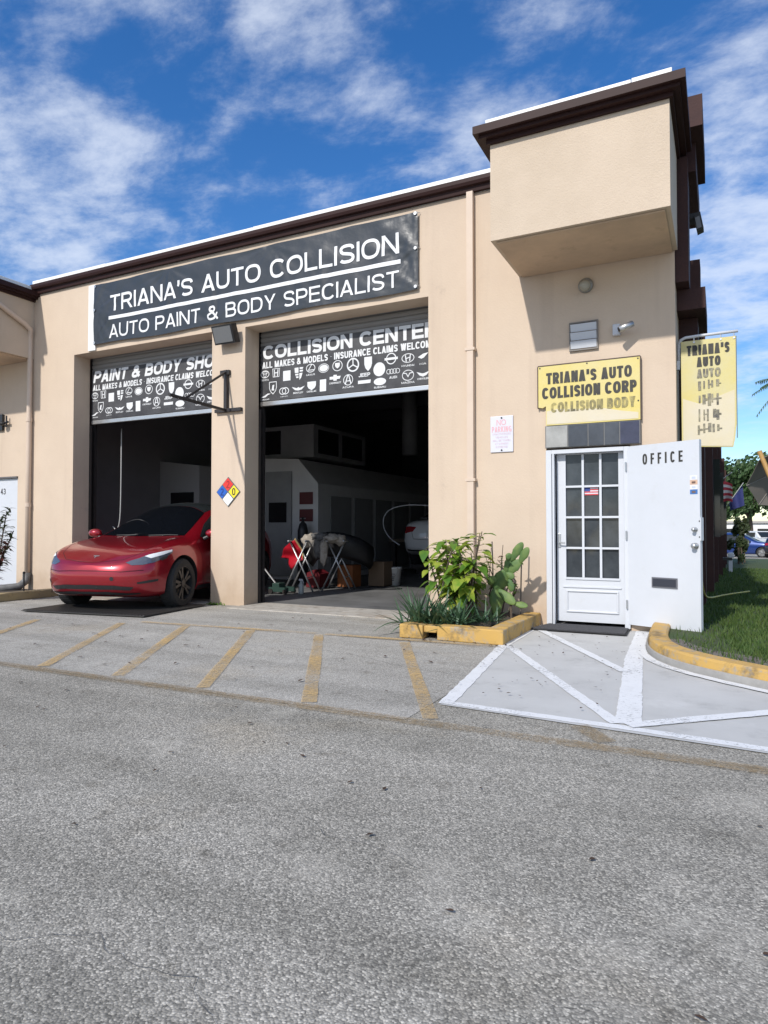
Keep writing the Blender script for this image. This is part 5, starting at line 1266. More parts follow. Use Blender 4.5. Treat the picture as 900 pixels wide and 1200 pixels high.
# ------------------------------------------------------------------ inside the shop
t = thing('paint_booth', 'grey white spray booth with sloping roof inside the right bay', 'paint booth', (-8.5, 12.6, 0))
b = B(); b.prism([(-7.92, 12.6, .02), (-7.92, 12.6, 2.15), (-8.45, 12.6, 2.72), (-9.6, 12.6, 2.78), (-9.6, 12.6, .02)], (0, 7.2, 0)); b.done('booth_shell', booth_white, t)
b = B(); b.box(-9.3, -8.6, 12.55, 12.598, .1, 2.45); b.done('booth_door', booth_grey, t)
b = B(); b.box(-9.2, -8.72, 12.54, 12.549, 1.3, 1.75); b.done('door_window', skin_dark, t)
b = B()
for z in (1.32, 1.70): b.box(-8.40, -8.05, 12.585, 12.598, z, z + .27)
b.split('warning_panel', mat('warning_red', (.10, .012, .015), .5), t)
b = B()
for i in range(6): b.box(-7.915, -7.895, 13.1 + i * 1.1, 14.05 + i * 1.1, .15, 1.9)
b.split('side_panel', booth_grey, t)
b = B(); b.box(-10.2, -8.3, 13.0, 15.5, 2.80, 3.55); b.done('duct_housing', booth_grey, t)
b = B(); b.box(-8.298, -8.285, 13.2, 14.1, 2.9, 3.45); b.box(-8.298, -8.285, 14.3, 15.3, 2.9, 3.45); b.box(-9.9, -9.2, 12.985, 12.998, 2.9, 3.45); b.split('filter_grille', skin_dark, t)
b = B(); b.tube([(-7.7, 17, 3.2), (-7.7, 17, 5.0)], .22, 14); b.done('exhaust_pipe', booth_grey, t, smooth=True)
t = thing('storage_cabinet', 'pale cabinet with a dark vent standing behind the red car', 'cabinet', (-10.6, 11.2, 0))
b = B(); b.prism([(-11.19, 11.2, .02), (-10.05, 11.2, .02), (-10.05, 11.2, 2.52), (-11.19, 11.2, 2.66)], (0, .9, 0)); b.done('carcass', mat('cabinet_grey', (.30, .305, .31), .6), t)
B().box(-10.85, -10.2, 11.18, 11.198, 1.55, 1.95).done('vent', skin_dark, t)
t = thing('workbench', 'dark workbench with clutter against the far wall of the shop', 'bench', (-6.6, 17, 0))
b = B(); b.box(-7.6, -6.75, 15.5, 20, .82, .9); b.done('bench_top', mat('bench_wood', (.10, .075, .05), .7), t)
for y in (15.6, 17.7, 19.8):
    b = B(); b.box(-6.9, -6.8, y, y + .1, .01, .82); b.box(-7.58, -7.48, y, y + .1, .01, .82); b.done('leg', black_steel, t)
random.seed(11)
for i in range(8):
    y = 15.7 + i * .5; hh_ = random.uniform(.12, .3); rr = random.uniform(.05, .09)
    tag(B().lathe([(rr, 0), (rr, hh_ * .75), (rr * .5, hh_ * .85), (rr * .45, hh_)], 12, (random.uniform(-7.2, -6.9), y, .902)).done('paint_can', mat('can_%d' % (i % 4), [(.3, .3, .3), (.32, .26, .16), (.12, .12, .13), (.4, .38, .35)][i % 4], .5, .2)), 'paint can standing on the dim workbench behind the booth', 'can', 'paint cans on the workbench')
def sawhorse(cx, cy, rz, label):
    t = thing('sawhorse_stand', label, 'stand', (cx, cy, .01), rz, 'folding stands in the right bay')
    for y in (-.28, .28):
        for s_ in (1, -1):
            b = B(); b.tube([(s_ * .27, y, 0), (-s_ * .16, y, .92)], .016, 8); b.done('leg', steel, t, world=False, smooth=True)
    for s_ in (1, -1):
        b = B(); b.tube([(s_ * .16, -.4, .92), (s_ * .16, .4, .92)], .018, 8); b.done('top_rail', steel, t, world=False, smooth=True)
    b = B(); b.tube([(.16, -.28, .25), (.16, .28, .25)], .01, 6); b.done('stretcher', steel, t, world=False)
sawhorse(-6.98, 10.55, R(20), 'folding steel stand under the red car panel'); sawhorse(-6.42, 10.95, R(20), 'folding steel stand under the black panel and rags')
t = thing('red_car_panel', 'torn red plastic bumper piece hanging over the stand in the right bay', 'car part', (-7.2, 10.5, .5))
b = B(); out_ = [(-6.92, .97), (-6.87, .78), (-6.84, .60), (-6.95, .52), (-7.08, .40), (-7.15, .50), (-7.20, .60), (-7.30, .61), (-7.42, .61), (-7.36, .70), (-7.26, .80), (-7.10, .90)]
b.poly([(x, 10.4, z) for x, z in out_]); bmesh.ops.triangulate(b.bm, faces=b.bm.faces)
for _ in range(3):
    es = [e for e in b.bm.edges if e.calc_length() > .05]
    bmesh.ops.subdivide_edges(b.bm, edges=es, cuts=1); bmesh.ops.triangulate(b.bm, faces=b.bm.faces)
for v in b.bm.verts: v.co.y += -.30 * (v.co.z - .62) ** 2 * 4 + .35 * (-7.0 - v.co.x) ** 1.5 if v.co.x < -7.0 else -.30 * (v.co.z - .62) ** 2 * 4
for v in b.bm.verts: v.co.y += .03 * math.sin(v.co.z * 22) * (1 if v.co.z < .85 else 0)
o = b.done('panel', mat('red_panel', (.42, .012, .025), .3, coat=.8), t, smooth=True)
md = o.modifiers.new('s', 'SOLIDIFY'); md.thickness = .012
b = B(); b.tube([(-6.915, 10.22, .97), (-6.865, 10.36, .78), (-6.835, 10.39, .60)], .016, 6); b.done('masked_edge', mat('masking_tape', (.6, .45, .2), .7), t)
tag(B().prism([(-7.25, 11.1, .02), (-6.95, 11.1, .02), (-6.93, 11.1, .28), (-7.08, 11.1, .36), (-7.23, 11.1, .30)], (0, .35, 0)).done('red_cloth_bundle', mat('dark_red_plastic', (.12, .008, .014), .5)), 'dark red plastic bundle on the floor behind the red panel', 'bundle')
t = thing('black_bumper', 'large black bumper cover lying across the stands', 'car part', (-6.5, 11.3, .5))
b = B(); pth = [(-7.25, 11.35, .78), (-7.05, 11.2, .93), (-6.75, 11.1, 1.0), (-6.45, 11.15, .98), (-6.2, 11.35, .88), (-6.1, 11.6, .75)]
pr = [(0, -.38), (.08, -.30), (.12, -.1), (.10, .05), (.02, .10), (-.05, .06)]; rg = []
for i, p in enumerate(pth):
    d = (Vector(pth[min(i + 1, 5)]) - Vector(pth[max(i - 1, 0)])); n = Vector((d.y, -d.x, 0)).normalized()
    rg.append([b.bm.verts.new(Vector(p) + n * o_ + Vector((0, 0, z_))) for o_, z_ in pr])
for a, c in zip(rg, rg[1:]):
    for k in range(len(pr) - 1): b.bm.faces.new((a[k], a[k + 1], c[k + 1], c[k]))
o = b.done('cover', mat('bumper_black', (.016, .016, .018), .5), t, smooth=True); md = o.modifiers.new('s', 'SOLIDIFY'); md.thickness = .01
t = thing('rag_pile', 'bundle of pale and dark rags draped over the stands', 'rags', (-6.6, 10.75, .95))
def rag_mesh(c, s_, seed, m_):
    b = B(); bmesh.ops.create_icosphere(b.bm, subdivisions=3, radius=1)
    for v in b.bm.verts:
        k = 1 + .45 * noise.noise(v.co * 2.2 + Vector((seed, 0, 0))) + .2 * noise.noise(v.co * 6 + Vector((0, seed, 0)))
        v.co = Vector(c) + Vector((v.co.x * s_[0], v.co.y * s_[1], v.co.z * s_[2])) * k
    b.done('rag', m_, t, smooth=True)
cl = mat('rag_pale', (.40, .36, .31), .95, var=(15, .9, (.20, .17, .14))); cd = mat('rag_dark', (.06, .06, .06), .95, var=(15, .8, (.2, .19, .18)))
rag_mesh((-6.83, 10.55, .93), (.13, .12, .13), 1, cl); rag_mesh((-6.62, 10.6, 1.0), (.20, .14, .09), 5, cd); rag_mesh((-6.40, 10.65, .98), (.20, .14, .08), 9, cl); rag_mesh((-6.48, 10.5, .72), (.07, .06, .24), 14, cl); rag_mesh((-6.62, 10.5, .80), (.09, .06, .2), 17, cd); rag_mesh((-6.25, 10.7, .95), (.1, .1, .1), 21, cl)
tag(B().box(-6.72, -6.38, 11.4, 11.75, .02, .45, .01).done('orange_crate', mat('orange_box', (.24, .08, .025), .7)), 'dull orange box on the floor under the rag covered stand', 'box')
tag(B().box(-6.3, -5.95, 11.9, 12.3, .02, .5, .01).done('brown_carton', mat('brown_carton', (.16, .11, .07), .8)), 'brown carton on the floor behind the black bumper', 'box')
t = thing('paint_bucket', 'white plastic bucket on the shop floor near the white sedan', 'bucket', (-5.97, 12.4, .01))
b = B(); b.lathe([(.125, 0), (.15, .33), (.16, .335), (.16, .365), (.152, .365), (.145, .34), (.12, .02)], 28, (-5.97, 12.4, .01)); b.done('tub', mat('bucket_white', (.72, .72, .70), .45, dirt=((.3, .28, .25), 9, .6, .75, .6)), t, smooth=True)
b = B()
for i in range(4):
    for k in range(5):
        a = R(255 + k * 9 + i * 2); b.obox((-5.97 + .143 * math.cos(a), 12.4 + .143 * math.sin(a), .12 + i * .04), Vector((-math.sin(a), math.cos(a), 0)) * .008, Vector((math.cos(a), math.sin(a), 0)) * .003, (0, 0, .010))
b.done('label_mark', mat('bucket_print', (.15, .15, .16), .6), t)
b = B(); b.tube([(-5.97 + .16 * math.cos(a), 12.4 - .165, .34 - .16 * math.sin(a)) for a in [math.pi * k / 12 for k in range(13)]], .004, 6); b.done('bail_handle', steel, t)
t = thing('air_hose', 'dark air hose lying on the shop floor near the bucket', 'hose', (-5.6, 11.6, .02))
b = B(); b.tube(smooth_path([(-6.9, 11.2, .02), (-6.3, 11.4, .02), (-5.9, 11.75, .02), (-5.4, 11.7, .02), (-5.5, 11.4, .02), (-6.1, 11.2, .02), (-6.9, 11.4, .02)], 2), .012, 6); b.done('hose_line', rubber, t, smooth=True)
t = thing('floor_jack', 'low green trolley jack on the floor beside the pillar', 'jack', (-6.75, 9.7, 0))
b = B(); b.box(-7.15, -6.75, 9.75, 9.78, .05, .13); b.box(-7.15, -6.75, 9.97, 10.0, .05, .13); b.box(-7.1, -6.95, 9.78, 9.97, .08, .2, .01); b.done('frame', mat('jack_green', (.02, .05, .04), .5), t)
for x in (-7.1, -6.8):
    for y in (9.74, 10.01): B().lathe([(.045, -.015), (.045, .015)], 14, (x, y, .055), 'y').done('wheel', black_steel, t)
b = B(); b.tube([(-7.05, 9.87, .15), (-7.6, 9.9, .7)], .015, 8); b.done('handle', steel, t)
t = thing('spray_bottle', 'clear spray bottle standing on the floor beside the jack', 'bottle', (-6.6, 9.95, .01))
b = B(); b.lathe([(.045, 0), (.048, .02), (.048, .16), (.018, .21), (.016, .235)], 16, (-6.6, 9.95, .01)); b.done('bottle', mat('bottle_clear', (.35, .38, .38), .2), t, smooth=True)
b = B(); b.box(-6.64, -6.57, 9.94, 9.96, .245, .275); b.tube([(-6.57, 9.95, .26), (-6.55, 9.95, .20)], .006, 6); b.done('trigger', sign_white, t)
t = thing('gas_cylinder', 'dark upright cylinder beside the spray booth', 'cylinder', (-7.75, 12.3, 0))
b = B(); b.lathe([(.11, 0), (.115, .03), (.115, 1.1), (.08, 1.25), (.03, 1.3), (.03, 1.4)], 18, (-8.15, 12.35, .01)); b.done('tank', mat('tank_dark', (.04, .04, .045), .4, .3), t, smooth=True)
b = B(); b.tube([(-8.22, 12.35, 1.38), (-8.08, 12.35, 1.38)], .012, 8); b.done('valve', steel, t)
t = thing('loose_door_seal', 'thin white curved trim strip hanging beside the white sedan', 'trim', (-6.9, 14.3, .8))
b = B(); b.tube(smooth_path([(-5.9, 14.2, 1.68), (-6.5, 14.1, 1.72), (-6.95, 14.0, 1.58), (-7.05, 14.0, 1.25), (-6.9, 14.05, .95), (-6.65, 14.1, .78)], 2), .014, 6); b.done('strip', white_paint, t, smooth=True)
t = thing('hanging_chain', 'pale chain loop hanging inside the left jamb of the left bay', 'chain', (-9.95, 9.2, 1))
b = B(); b.tube(smooth_path([(-9.85, 8.9, 3.0), (-9.85, 8.9, 1.6), (-9.88, 8.9, 1.22), (-9.96, 8.9, 1.12), (-10.05, 8.9, 1.2)], 2), .012, 6); b.tube([(-9.89, 8.93, 2.8), (-9.885, 8.93, 1.5), (-9.93, 8.93, 1.16)], .010, 6); b.done('chain_loop', mat('chain', (.45, .45, .44), .5, .4), t, smooth=True)
t = thing('rear_window_unit', 'pale blue window at the back of the left bay', 'window', (-11.1, 13, 1.6))
b = B(); b.box(-11.19, -11.15, 12.4, 13.7, 1.75, 1.8); b.box(-11.19, -11.15, 12.4, 13.7, 2.45, 2.5); b.done('frame', booth_grey, t)
b = B(); b.box(-11.185, -11.165, 12.4, 13.7, 1.8, 2.45); b.done('pane', mat('pane_pale_blue', (.30, .45, .47), .3), t)  # opaque pane in one even pale blue-green

# ------------------------------------------------------------------ vegetation
def leaf(bm, base, d, up, ln, wd, fold=.25, droop=.3, seg=4, shape='ovate'):
    """one curved leaf: two folded halves"""
    d = Vector(d).normalized(); s_ = d.cross(Vector(up)); s_ = s_.normalized() if s_.length > 1e-4 else d.orthogonal().normalized(); n = s_.cross(d)
    prev = None
    for i in range(seg + 1):
        u = i / seg
        if shape == 'ovate': wq = math.sin(math.pi * min(1, u * .93 + .07) ** .75) * wd / 2
        elif shape == 'spike': wq = wd / 2 * (1 - u) ** .8 * (1 if u > .02 else .8)
        else: wq = math.sin(math.pi * (u * .96 + .04)) * wd / 2
        wq = max(wq, .0008)
        c = Vector(base) + d * ln * u - Vector((0, 0, 1)) * droop * ln * u * u
        row = [bm.verts.new(c + s_ * wq + n * fold * wq), bm.verts.new(c), bm.verts.new(c - s_ * wq + n * fold * wq)]
        if prev:
            for k in (0, 1): bm.faces.new((prev[k], prev[k + 1], row[k + 1], row[k]))
        prev = row
random.seed(21)
t = thing('leafy_shrub', 'bright lime green broad leaved shrub in the planter', 'plant', (-2.75, 7.5, .12))
bs_ = B(); bl = B(); bl2 = B()
stems = []
for k in range(17):
    x0_, y0_ = random.uniform(-2.94, -2.50), random.uniform(7.2, 7.75); hgt = random.uniform(.5, 1.04); lx, ly = random.uniform(-.26, .22), random.uniform(-.25, .12)
    path = [Vector((x0_ + lx * u ** 1.5, y0_ + ly * u ** 1.5, .1 + hgt * u)) for u in (0, .25, .5, .75, 1)]
    bs_.tube(path, [.014, .012, .01, .008, .005], 6); stems.append(path)
for path in stems:
    for k in range(15):
        u = random.uniform(.34, 1.02); i = min(3, int(u * 4)); p = path[i].lerp(path[i + 1], min(1, u * 4 - i))
        a = random.uniform(0, 6.28); d = Vector((math.cos(a), math.sin(a) - .25, random.uniform(-.1, .6))).normalized(); pl_ = random.uniform(.05, .12)
        q = p + d * pl_; bs_.tube([p, q], .003, 4, False)
        leaf((bl if random.random() < .6 else bl2).bm, q, (d + Vector((0, 0, -.25))), (0, 0, 1), random.uniform(.11, .19), random.uniform(.085, .14), .22, random.uniform(.2, .7))
for path in stems:
    for k in range(9):
        u = random.uniform(.15, 1.0); i = min(3, int(u * 4)); p = path[i].lerp(path[i + 1], min(1, u * 4 - i)); a = random.uniform(0, 6.28)
        leaf((bl if random.random() < .5 else bl2).bm, p, (math.cos(a), math.sin(a), random.uniform(-.5, .7)), (0, 0, 1), random.uniform(.05, .10), random.uniform(.03, .06), .3, random.uniform(.1, .8))
bs_.done('stem', bark, t); bl.done('bright_foliage', leaf_lime, t, smooth=True, recalc=False); bl2.done('green_foliage', leaf_mid, t, smooth=True, recalc=False)
# leggy shrub right behind with small red-tinged leaves
t = thing('leggy_shrub', 'thin twiggy shrub with sparse small leaves beside the cactus', 'plant', (-2.35, 7.8, .12))
bs_ = B(); bl = B(); bl2 = B()
for k in range(7):
    x0_ = random.uniform(-2.45, -2.25); path = [Vector((x0_ + random.uniform(-.2, .25) * u, 7.8 + random.uniform(-.1, .05) * u, .1 + random.uniform(.6, .92) * u)) for u in (0, .3, .6, 1)]
    bs_.tube(path, [.009, .008, .006, .004], 5)
    for j in range(14):
        u = random.uniform(.4, 1); i = min(2, int(u * 3)); p = path[i].lerp(path[i + 1], u * 3 - i); a = random.uniform(0, 6.28)
        leaf((bl if random.random() < .75 else bl2).bm, p, (math.cos(a), math.sin(a), random.uniform(-.2, .6)), (0, 0, 1), random.uniform(.05, .09), random.uniform(.03, .05), .2, .3)
bs_.done('stem', bark, t); bl.done('foliage', leaf_mid, t, smooth=True, recalc=False); bl2.done('dry_foliage', leaf_dry, t, smooth=True, recalc=False)
# aloe clump
def aloe(cx, cy, n, label, ln0, ln1, spread):
    t = thing('aloe_plant', label, 'plant', (cx, cy, .12), group=None)
    bl = B()
    for k in range(n):
        a = random.uniform(0, 6.28); el = random.uniform(.15, 1.25); d = Vector((math.cos(a) * math.cos(el), math.sin(a) * math.cos(el), math.sin(el)))
        leaf(bl.bm, (cx + random.gauss(0, spread), cy + random.gauss(0, spread * .8), .1), d, (0, 0, 1), random.uniform(ln0, ln1), random.uniform(.030, .050), .5, random.uniform(.0, .4), 5, 'spike')
    bl.done('blade_foliage', leaf_aloe, t, smooth=True, recalc=False)
    b = B(); b.ell((cx, cy, .1), (.09, .08, .05)); b.done('crown', leaf_dry, t)
aloe(-2.95, 6.85, 120, 'grey green aloe spilling over the left end of the planter', .32, .62, .12)
aloe(-2.62, 6.86, 105, 'spiky aloe clump in the middle of the planter', .28, .52, .11)
aloe(-2.30, 7.1, 50, 'low aloe clump right of the middle in the planter', .16, .32, .09)
for k in range(4): pass
# dry grassy stalks
t = thing('dry_grass_tuft', 'tuft of thin dry grass stalks at the left end of the planter', 'plant', (-3.1, 7.1, .1))
b = B()
for k in range(26):
    a = random.uniform(0, 6.28); leaf(b.bm, (-3.05 + random.gauss(0, .06), 7.2 + random.gauss(0, .08), .08), (math.cos(a) * .5, math.sin(a) * .4, 1), (1, 0, 0), random.uniform(.3, .55), .008, .2, random.uniform(.1, .5), 4, 'spike')
b.done('stalks', mat('dry_stalk', (.22, .20, .11), .8), t, recalc=False)
# prickly pear
t = thing('prickly_pear', 'prickly pear cactus with flat oval pads at the right end of the planter', 'cactus', (-2.22, 7.72, .12))
def pad_mesh(c, ax, ln, wd, yaw=0):
    ax = Vector(ax).normalized(); side = Vector((math.cos(yaw), math.sin(yaw), 0)); side = (side - ax * side.dot(ax)).normalized(); n = ax.cross(side)
    b = B(); bmesh.ops.create_uvsphere(b.bm, u_segments=18, v_segments=14, radius=1)
    for v in b.bm.verts:
        x, y, z = v.co; k = .72 + .28 * (z + 1) / 2 if z < 0 else 1
        v.co = Vector(c) + ax * (ln / 2 + z * ln / 2) + side * x * wd / 2 * k + n * y * .016
    b.done('pad', leaf_cactus, t, smooth=True)
P0 = Vector((-2.24, 7.66, .12))
def pad_between(a, c, wd, yaw, y=7.62, dy=0):
    A_ = Vector((a[0], y, a[1])); C_ = Vector((c[0], y + dy, c[1])); pad_mesh(A_, C_ - A_, (C_ - A_).length * 1.04, wd, yaw)
pads = []
for a, c, wd, yaw, y, dy in (((-2.36, .12), (-2.36, .46), .17, .4, 7.66, 0), ((-2.38, .42), (-2.23, .66), .20, .15, 7.66, -.02), ((-2.25, .64), (-2.15, .83), .13, .2, 7.64, 0), ((-2.175, .78), (-2.035, .99), .105, .1, 7.62, -.02),
        ((-2.20, .63), (-2.07, .79), .12, .0, 7.61, 0), ((-2.075, .755), (-1.965, .935), .10, -.1, 7.61, -.02), ((-2.215, .79), (-2.18, .87), .075, .3, 7.6, 0), ((-2.22, .65), (-2.13, .59), .085, .1, 7.58, 0),
        ((-2.185, .585), (-2.15, .44), .085, .1, 7.58, 0), ((-2.32, .45), (-2.12, .30), .12, .05, 7.6, -.03), ((-2.15, .30), (-1.98, .275), .085, .1, 7.6, 0), ((-2.43, .50), (-2.36, .60), .11, .3, 7.6, -.03)):
    pad_between(a, c, wd, yaw, y, dy)
b = B(); b.tube([(-2.17, 7.62, .1), (-2.172, 7.61, .2), (-2.17, 7.6, .33)], .014, 7); b.tube([(-2.36, 7.7, .1), (-2.37, 7.68, .4)], .03, 7); b.done('stem', bark, t)
for x, y, h_, tilt in ((-2.14, 7.9, .98, .02), (-2.45, 7.85, 1.0, -.02)):
    o = B().tube([(x, y, .1), (x + tilt * .5, y, h_ * .6), (x + tilt, y, h_)], .009, 6).done('garden_stake', mat('stake', (.14, .12, .10), .8)); tag(o, 'thin bare stake standing in the planter %s' % ('beside the cactus' if x > -2.3 else 'behind the twiggy shrub'), 'stake', 'stakes in the planter')
t = thing('black_plastic_sheet', 'scrap of black plastic on the soil in the planter', 'plastic', (-2.3, 6.85, .12))
b = B(); b.poly([(-2.5, 6.74, .13), (-2.16, 6.76, .13), (-2.14, 7.02, .14), (-2.45, 7.05, .135)]); bmesh.ops.subdivide_edges(b.bm, edges=b.bm.edges, cuts=8, use_grid_fill=True)
for v in b.bm.verts: v.co.z += .025 * noise.noise(v.co * 11) + .01
b.done('sheet', mat('black_film', (.015, .015, .017), .25), t, smooth=True)
# left croton
t = thing('croton_plant', 'dark red and green leaved plant at the left edge beside the neighbour door', 'plant', (-10.8, 7.0, .06))
bs_ = B(); bl = B(); bl2 = B(); random.seed(4)
for k, (tx, ty, tz) in enumerate([(-9.93, 6.75, .92), (-10.08, 6.85, 1.42), (-10.3, 6.9, 1.25), (-10.15, 6.7, .68), (-10.4, 6.8, 1.0), (-9.98, 6.9, 1.12)]):
    b0 = Vector((-10.48 + random.uniform(-.08, .08), 6.9, .06)); T_ = Vector((tx, ty, tz)); path = [b0.lerp(T_, u) + Vector((0, 0, .08 * math.sin(u * 3.1))) for u in (0, .3, .6, 1)]
    bs_.tube(path, [.018, .014, .011, .007], 6)
    for j in range(52):
        u = random.uniform(.45, 1.05); p = b0.lerp(T_, u); a = random.uniform(0, 6.28)
        leaf((bl if (k in (1, 2, 5)) else bl2).bm, p, (math.cos(a), math.sin(a), random.uniform(-.2, .8)), (0, 0, 1), random.uniform(.10, .19), random.uniform(.035, .06), .25, .35)
bs_.done('stem', bark, t); bl.done('green_foliage', leaf_dark, t, smooth=True, recalc=False); bl2.done('red_foliage', leaf_red, t, smooth=True, recalc=False)
tag(B().tube([(-10.28, 7.3, .1), (-10.28, 7.3, .42)], .012, 6).ell((-10.28, 7.3, .43), (.022, .022, .022)).done('marker_peg', black_steel), 'short black peg standing by the left kerb', 'peg')
# weeds by the pillar
t = thing('weed_tuft', 'small green weed tuft at the foot of the pillar between the bays', 'plant', (-6.9, 8.02, 0))
b = B()
for k in range(60):
    a = random.uniform(0, 6.28); leaf(b.bm, (-6.9 + random.gauss(0, .09), 8.02 + random.gauss(0, .025), 0), (math.cos(a), math.sin(a) - .3, random.uniform(.5, 1.2)), (0, 0, 1), random.uniform(.04, .09), .018, .2, .3, 3)
b.done('foliage', leaf_mid, t, recalc=False)
# leaves scattered on the ground
random.seed(9)
lm = []
for k in range(3):
    b = B(); leaf(b.bm, (-.03, 0, .004), (1, 0, .04), (0, 0, 1), .065, .035, .35, -.05, 4); me = b.mesh('fallen_leaf', False); me.materials.append(litter_m); lm.append(me)
def litter(x, y, z, label, group, s_=1.0):
    o = bpy.data.objects.new('fallen_leaf', random.choice(lm)); COL.objects.link(o); o.location = (x, y, z); o.rotation_euler = (random.uniform(-.2, .2), random.uniform(-.2, .2), random.uniform(0, 6.28)); q = random.uniform(.35, .8) * s_; o.scale = (q, q, q)
    tag(o, label, 'leaf', group)
for _ in range(75):
    x, y = random.uniform(-9, -1.9), random.uniform(3.9, 7.4)
    if x < -6.6 and y > 6.0: continue
    litter(x, y, .008, 'small brown fallen leaf on the pale parking apron', 'fallen leaves on the parking apron')
for _ in range(34): litter(random.uniform(-4.8, .3), random.uniform(1.6, 3.6), .003, 'small dark fallen leaf on the grey asphalt', 'fallen leaves on the asphalt', .8)
for _ in range(85):
    x, y = random.uniform(-1.85, -.65), random.uniform(4.35, 8.0); litter(x, y, .022, 'tiny brown fallen leaf on the white lined concrete pad', 'fallen leaves on the concrete pad', .6)
for _ in range(26): litter(random.uniform(-3.0, -1.7) , 6.42 + random.gauss(0, .04), .008, 'brown fallen leaf along the foot of the planter', 'fallen leaves by the planter')

# ------------------------------------------------------------------ garden side and far background
t = thing('garden_hose', 'yellow garden hose trailing over the lawn behind the open door', 'hose', (-.1, 13, 0))
hp = smooth_path([(-.265, 10, .95), (-.25, 10.05, .5), (-.22, 10.4, .22), (-.16, 11.2, .12), (-.02, 11.9, .10), (.12, 12.4, .09), (.42, 13.2, .08)], 2)
B().tube(hp, .013, 6).done('hose_line', mat('hose_yellow', (.55, .45, .10), .5), t, smooth=True)
t = thing('garden_bench', 'small white and black bench on the lawn beside the building', 'bench', (-.05, 22.6, gz(22.6)))
z0 = gz(22.6) + .08
b = B(); b.box(-.32, .28, 22.4, 22.85, z0 + .36, z0 + .44, .01); b.done('seat', mat('bench_black', (.03, .03, .03), .5), t)
for x in (-.30, .24):
    b = B(); b.box(x - .05, x + .05, 22.42, 22.83, z0, z0 + .36); b.done('leg', white_paint, t)
    b = B(); b.box(x - .07, x + .09, 22.38, 22.87, z0 + .441, z0 + .58, .02); b.done('armrest', white_paint, t)
t = thing('wall_flag', 'striped red and white flag hanging from the building side', 'flag', (-.1, 19, 2))
b = B(); b.tube([(-.35, 19.0, 2.1), (.25, 18.7, 2.55)], .014, 6); b.done('flag_pole', white_paint, t)
for i in range(7):
    b = B(); n_ = 10; pv = None
    for k in range(n_ + 1):
        u = k / n_; x = -.26 + u * .52; yv = 18.85 + .06 * math.sin(u * 9 + i * .4); zt_ = 2.12 + .22 * math.sin(u * 2.4) * 1.0 - i * .085 * (1 - .25 * u)
        cur = (b.bm.verts.new((x, yv, zt_)), b.bm.verts.new((x, yv + .005, zt_ - .086 * (1 - .25 * u))))
        if pv: b.bm.faces.new((pv[0], cur[0], cur[1], pv[1]))
        pv = cur
    b.done('flag_stripe', mat('flag_cloth_red', (.50, .05, .07), .8) if i % 2 == 0 else mat('flag_cloth_white', (.7, .68, .68), .8), t, smooth=True)
t = thing('blue_flag', 'dark blue flag drooping beside the striped flag', 'flag', (.35, 21, 2))
b = B(); b.tube([(.15, 21, 1.8), (.56, 20.9, 2.42)], .010, 6); b.done('flag_pole', white_paint, t)
b = B(); pv = None
for k in range(11):
    u = k / 10; x = .2 + u * .34; cur = (b.bm.verts.new((x, 20.93 + .05 * math.sin(u * 8), 1.85 + u * .50)), b.bm.verts.new((x + .04, 20.95 + .05 * math.sin(u * 8 + 1), 1.66 + u * .14)))
    if pv: b.bm.faces.new((pv[0], cur[0], cur[1], pv[1]))
    pv = cur
b.done('flag_cloth', mat('flag_cloth_blue', (.03, .04, .16), .8), t, smooth=True)
def crown(name, c, rad, n, size, m_, parent, seed, lumps=14):
    random.seed(seed); b = B(); cs = []
    for k in range(lumps):
        d = Vector((random.gauss(0, 1), random.gauss(0, 1), random.gauss(0, .8))).normalized() * random.uniform(.35, .85)
        cs.append((Vector((d.x * rad[0], d.y * rad[1], d.z * rad[2])), random.uniform(.25, .48)))
    for k in range(n):
        o_, r_ = random.choice(cs); d = Vector((random.gauss(0, 1), random.gauss(0, 1), random.gauss(0, 1))).normalized() * random.random() ** .4 * r_
        p = Vector(c) + o_ + Vector((d.x * rad[0], d.y * rad[1], d.z * rad[2]))
        a = Vector((random.gauss(0, 1), random.gauss(0, 1), random.gauss(0, .6))).normalized(); u = a.orthogonal().normalized(); v = a.cross(u); s_ = size * random.uniform(.5, 1.2)
        b.poly([p + u * s_, p + v * s_ * .6, p - u * s_, p - v * s_ * .6])
    return b.done(name, m_, parent, recalc=False)
t = thing('shade_tree', 'big round green tree far beyond the lawn', 'tree', (2.4, 78, gz(60)))
crown('crown', (2.1, 78, 5.2), (3.7, 3.4, 3.6), 9000, .26, leaf_tree, t, 31, 26)
b = B(); b.tube([(2.6, 78, -.8), (2.65, 78, 1.2), (2.55, 78, 3.0)], [.35, .28, .22], 10)
for k in range(5): a = k * 1.26; b.tube([(2.6, 78, 2.2), (2.6 + math.cos(a) * 1.5, 78 + math.sin(a) * 1.5, 4.5)], [.14, .05], 6)
b.done('trunk', bark, t)
for i, (x, y, z_, r_, lab) in enumerate(((.62, 31, .75, .55, 'dark green bush by the building before the blue car'), (.75, 33, 1.6, .5, 'tall dark bush with sparse crown beside the flags'), (7.8, 86, 1.0, 2.2, 'round green shrub far away behind the dark car'))):
    t = thing('garden_bush', lab, 'bush', (x, y, gz(y)))
    crown('foliage', (x, y, gz(y) + z_), (r_ * .7, r_ * .7, r_), 1300, .09 if y < 50 else .2, leaf_dark if i < 2 else leaf_tree, t, 40 + i, 8)
    b = B(); b.tube([(x, y, gz(y)), (x, y, gz(y) + z_)], .04, 6); b.tube([(x + .15, y, gz(y)), (x + .1, y, gz(y) + z_)], .03, 6); b.done('stem', bark, t)
t = thing('far_white_building', 'long low white building far behind the parked cars', 'building', (8, 95, gz(90)))
b = B(); b.box(-6, 30, 95, 101, -1.5, 1.9); b.done('wall', white_board, t)
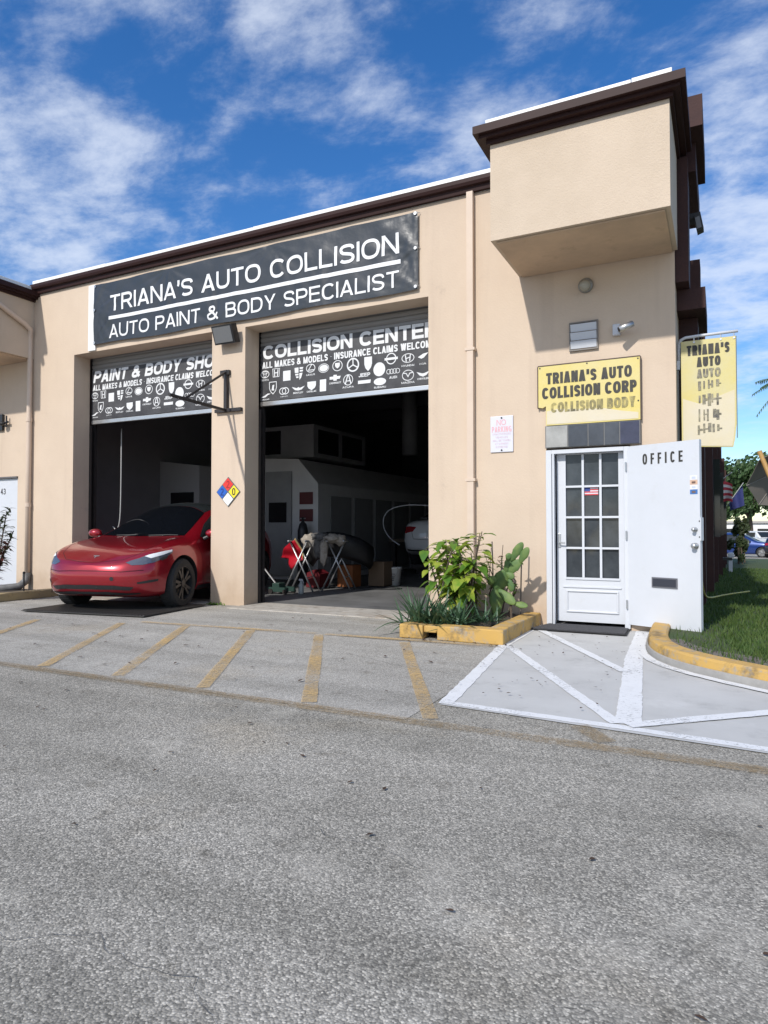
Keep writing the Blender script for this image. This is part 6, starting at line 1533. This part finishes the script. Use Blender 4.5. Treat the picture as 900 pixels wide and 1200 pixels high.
b = B(); b.box(-6.3, 30.3, 94.7, 101.3, 1.9, 2.15); b.done('roof', mat('far_roof', (.4, .38, .36), .8), t)
for x in range(-4, 28, 4): B().box(x, x + 1.6, 94.96, 94.998, -.2, 1.2).done('window', glass_dark, t)
# palm, its trunk just outside the frame
PX, PZ = 4.70, 12.0
t = thing('palm_tree', 'palm tree at the right edge with only its frond tips in view', 'palm', (PX + .3, 58, gz(58)))
b = B(); b.tube([(PX + .3, 58, -1), (PX + .2, 58, 5), (PX + .05, 58, 9), (PX, 58, PZ)], [.28, .22, .18, .16], 10); b.done('trunk', bark, t)
b = B(); random.seed(77)
for k in range(22):
    a = random.uniform(0, 6.28); el = random.uniform(-.5, 1.0); L0 = random.uniform(2.2, 3.0); c = Vector((PX, 58, PZ)); pth_ = []
    for i in range(9):
        u = i / 8; pth_.append(c + Vector((math.cos(a) * math.cos(el), math.sin(a) * math.cos(el), math.sin(el))) * L0 * u - Vector((0, 0, 1.3 * u * u)))
    b.tube(pth_, .025, 4, False)
    for i in range(1, 9):
        for s_ in (1, -1):
            d = (pth_[i] - pth_[i - 1]).normalized(); sd_ = d.cross(Vector((0, 0, 1))).normalized() * s_
            for q in (0, .5): leaf(b.bm, pth_[i - 1].lerp(pth_[i], q), d * .5 + sd_ + Vector((0, 0, -.4)), (0, 0, 1), .62 * (1 - .5 * i / 8), .07, .1, .3, 2, 'lance')
b.done('crown', mat('palm_leaf', (.06, .10, .03), .5), t, recalc=False)
# tilted patio umbrella at the right edge
t = thing('patio_umbrella', 'tilted grey patio umbrella with a wooden pole at the right edge', 'umbrella', (2.0, 19.0, gz(19)))
C0 = Vector((1.50, 19.0, 2.42)); ax = Vector((.28, -.72, -.62)).normalized(); u_ = ax.orthogonal().normalized(); v_ = ax.cross(u_)
b = B(); n_ = 8; apex = C0 - ax * .38; rr = .98; ring = [C0 + (u_ * math.cos(2 * math.pi * k / n_) + v_ * math.sin(2 * math.pi * k / n_)) * rr for k in range(n_)]
for k in range(n_):
    a, c = ring[k], ring[(k + 1) % n_]; md_ = (a + c) / 2 * .985 + C0 * .015
    b.poly([apex, a, md_]); b.poly([apex, md_, c])
o = b.done('canopy', mat('umbrella_grey', (.25, .225, .205), .85, var=(2, .5, (.19, .17, .155))), t); md = o.modifiers.new('s', 'SOLIDIFY'); md.thickness = .01
for k in range(n_):
    b = B(); b.tube([apex + ax * .03, ring[k] + ax * .02], .009, 5); b.done('rib', mat('umbrella_rib', (.3, .28, .26), .5), t)
b = B(); b.tube([C0 + Vector((-.66, -.55, .60)), C0 + Vector((-.34, -.60, -.35)), C0 + Vector((.42, -.66, -2.55))], .055, 8); b.done('pole', mat('pole_wood', (.42, .26, .09), .6, var=(6, .7, (.30, .17, .06))), t, smooth=True)
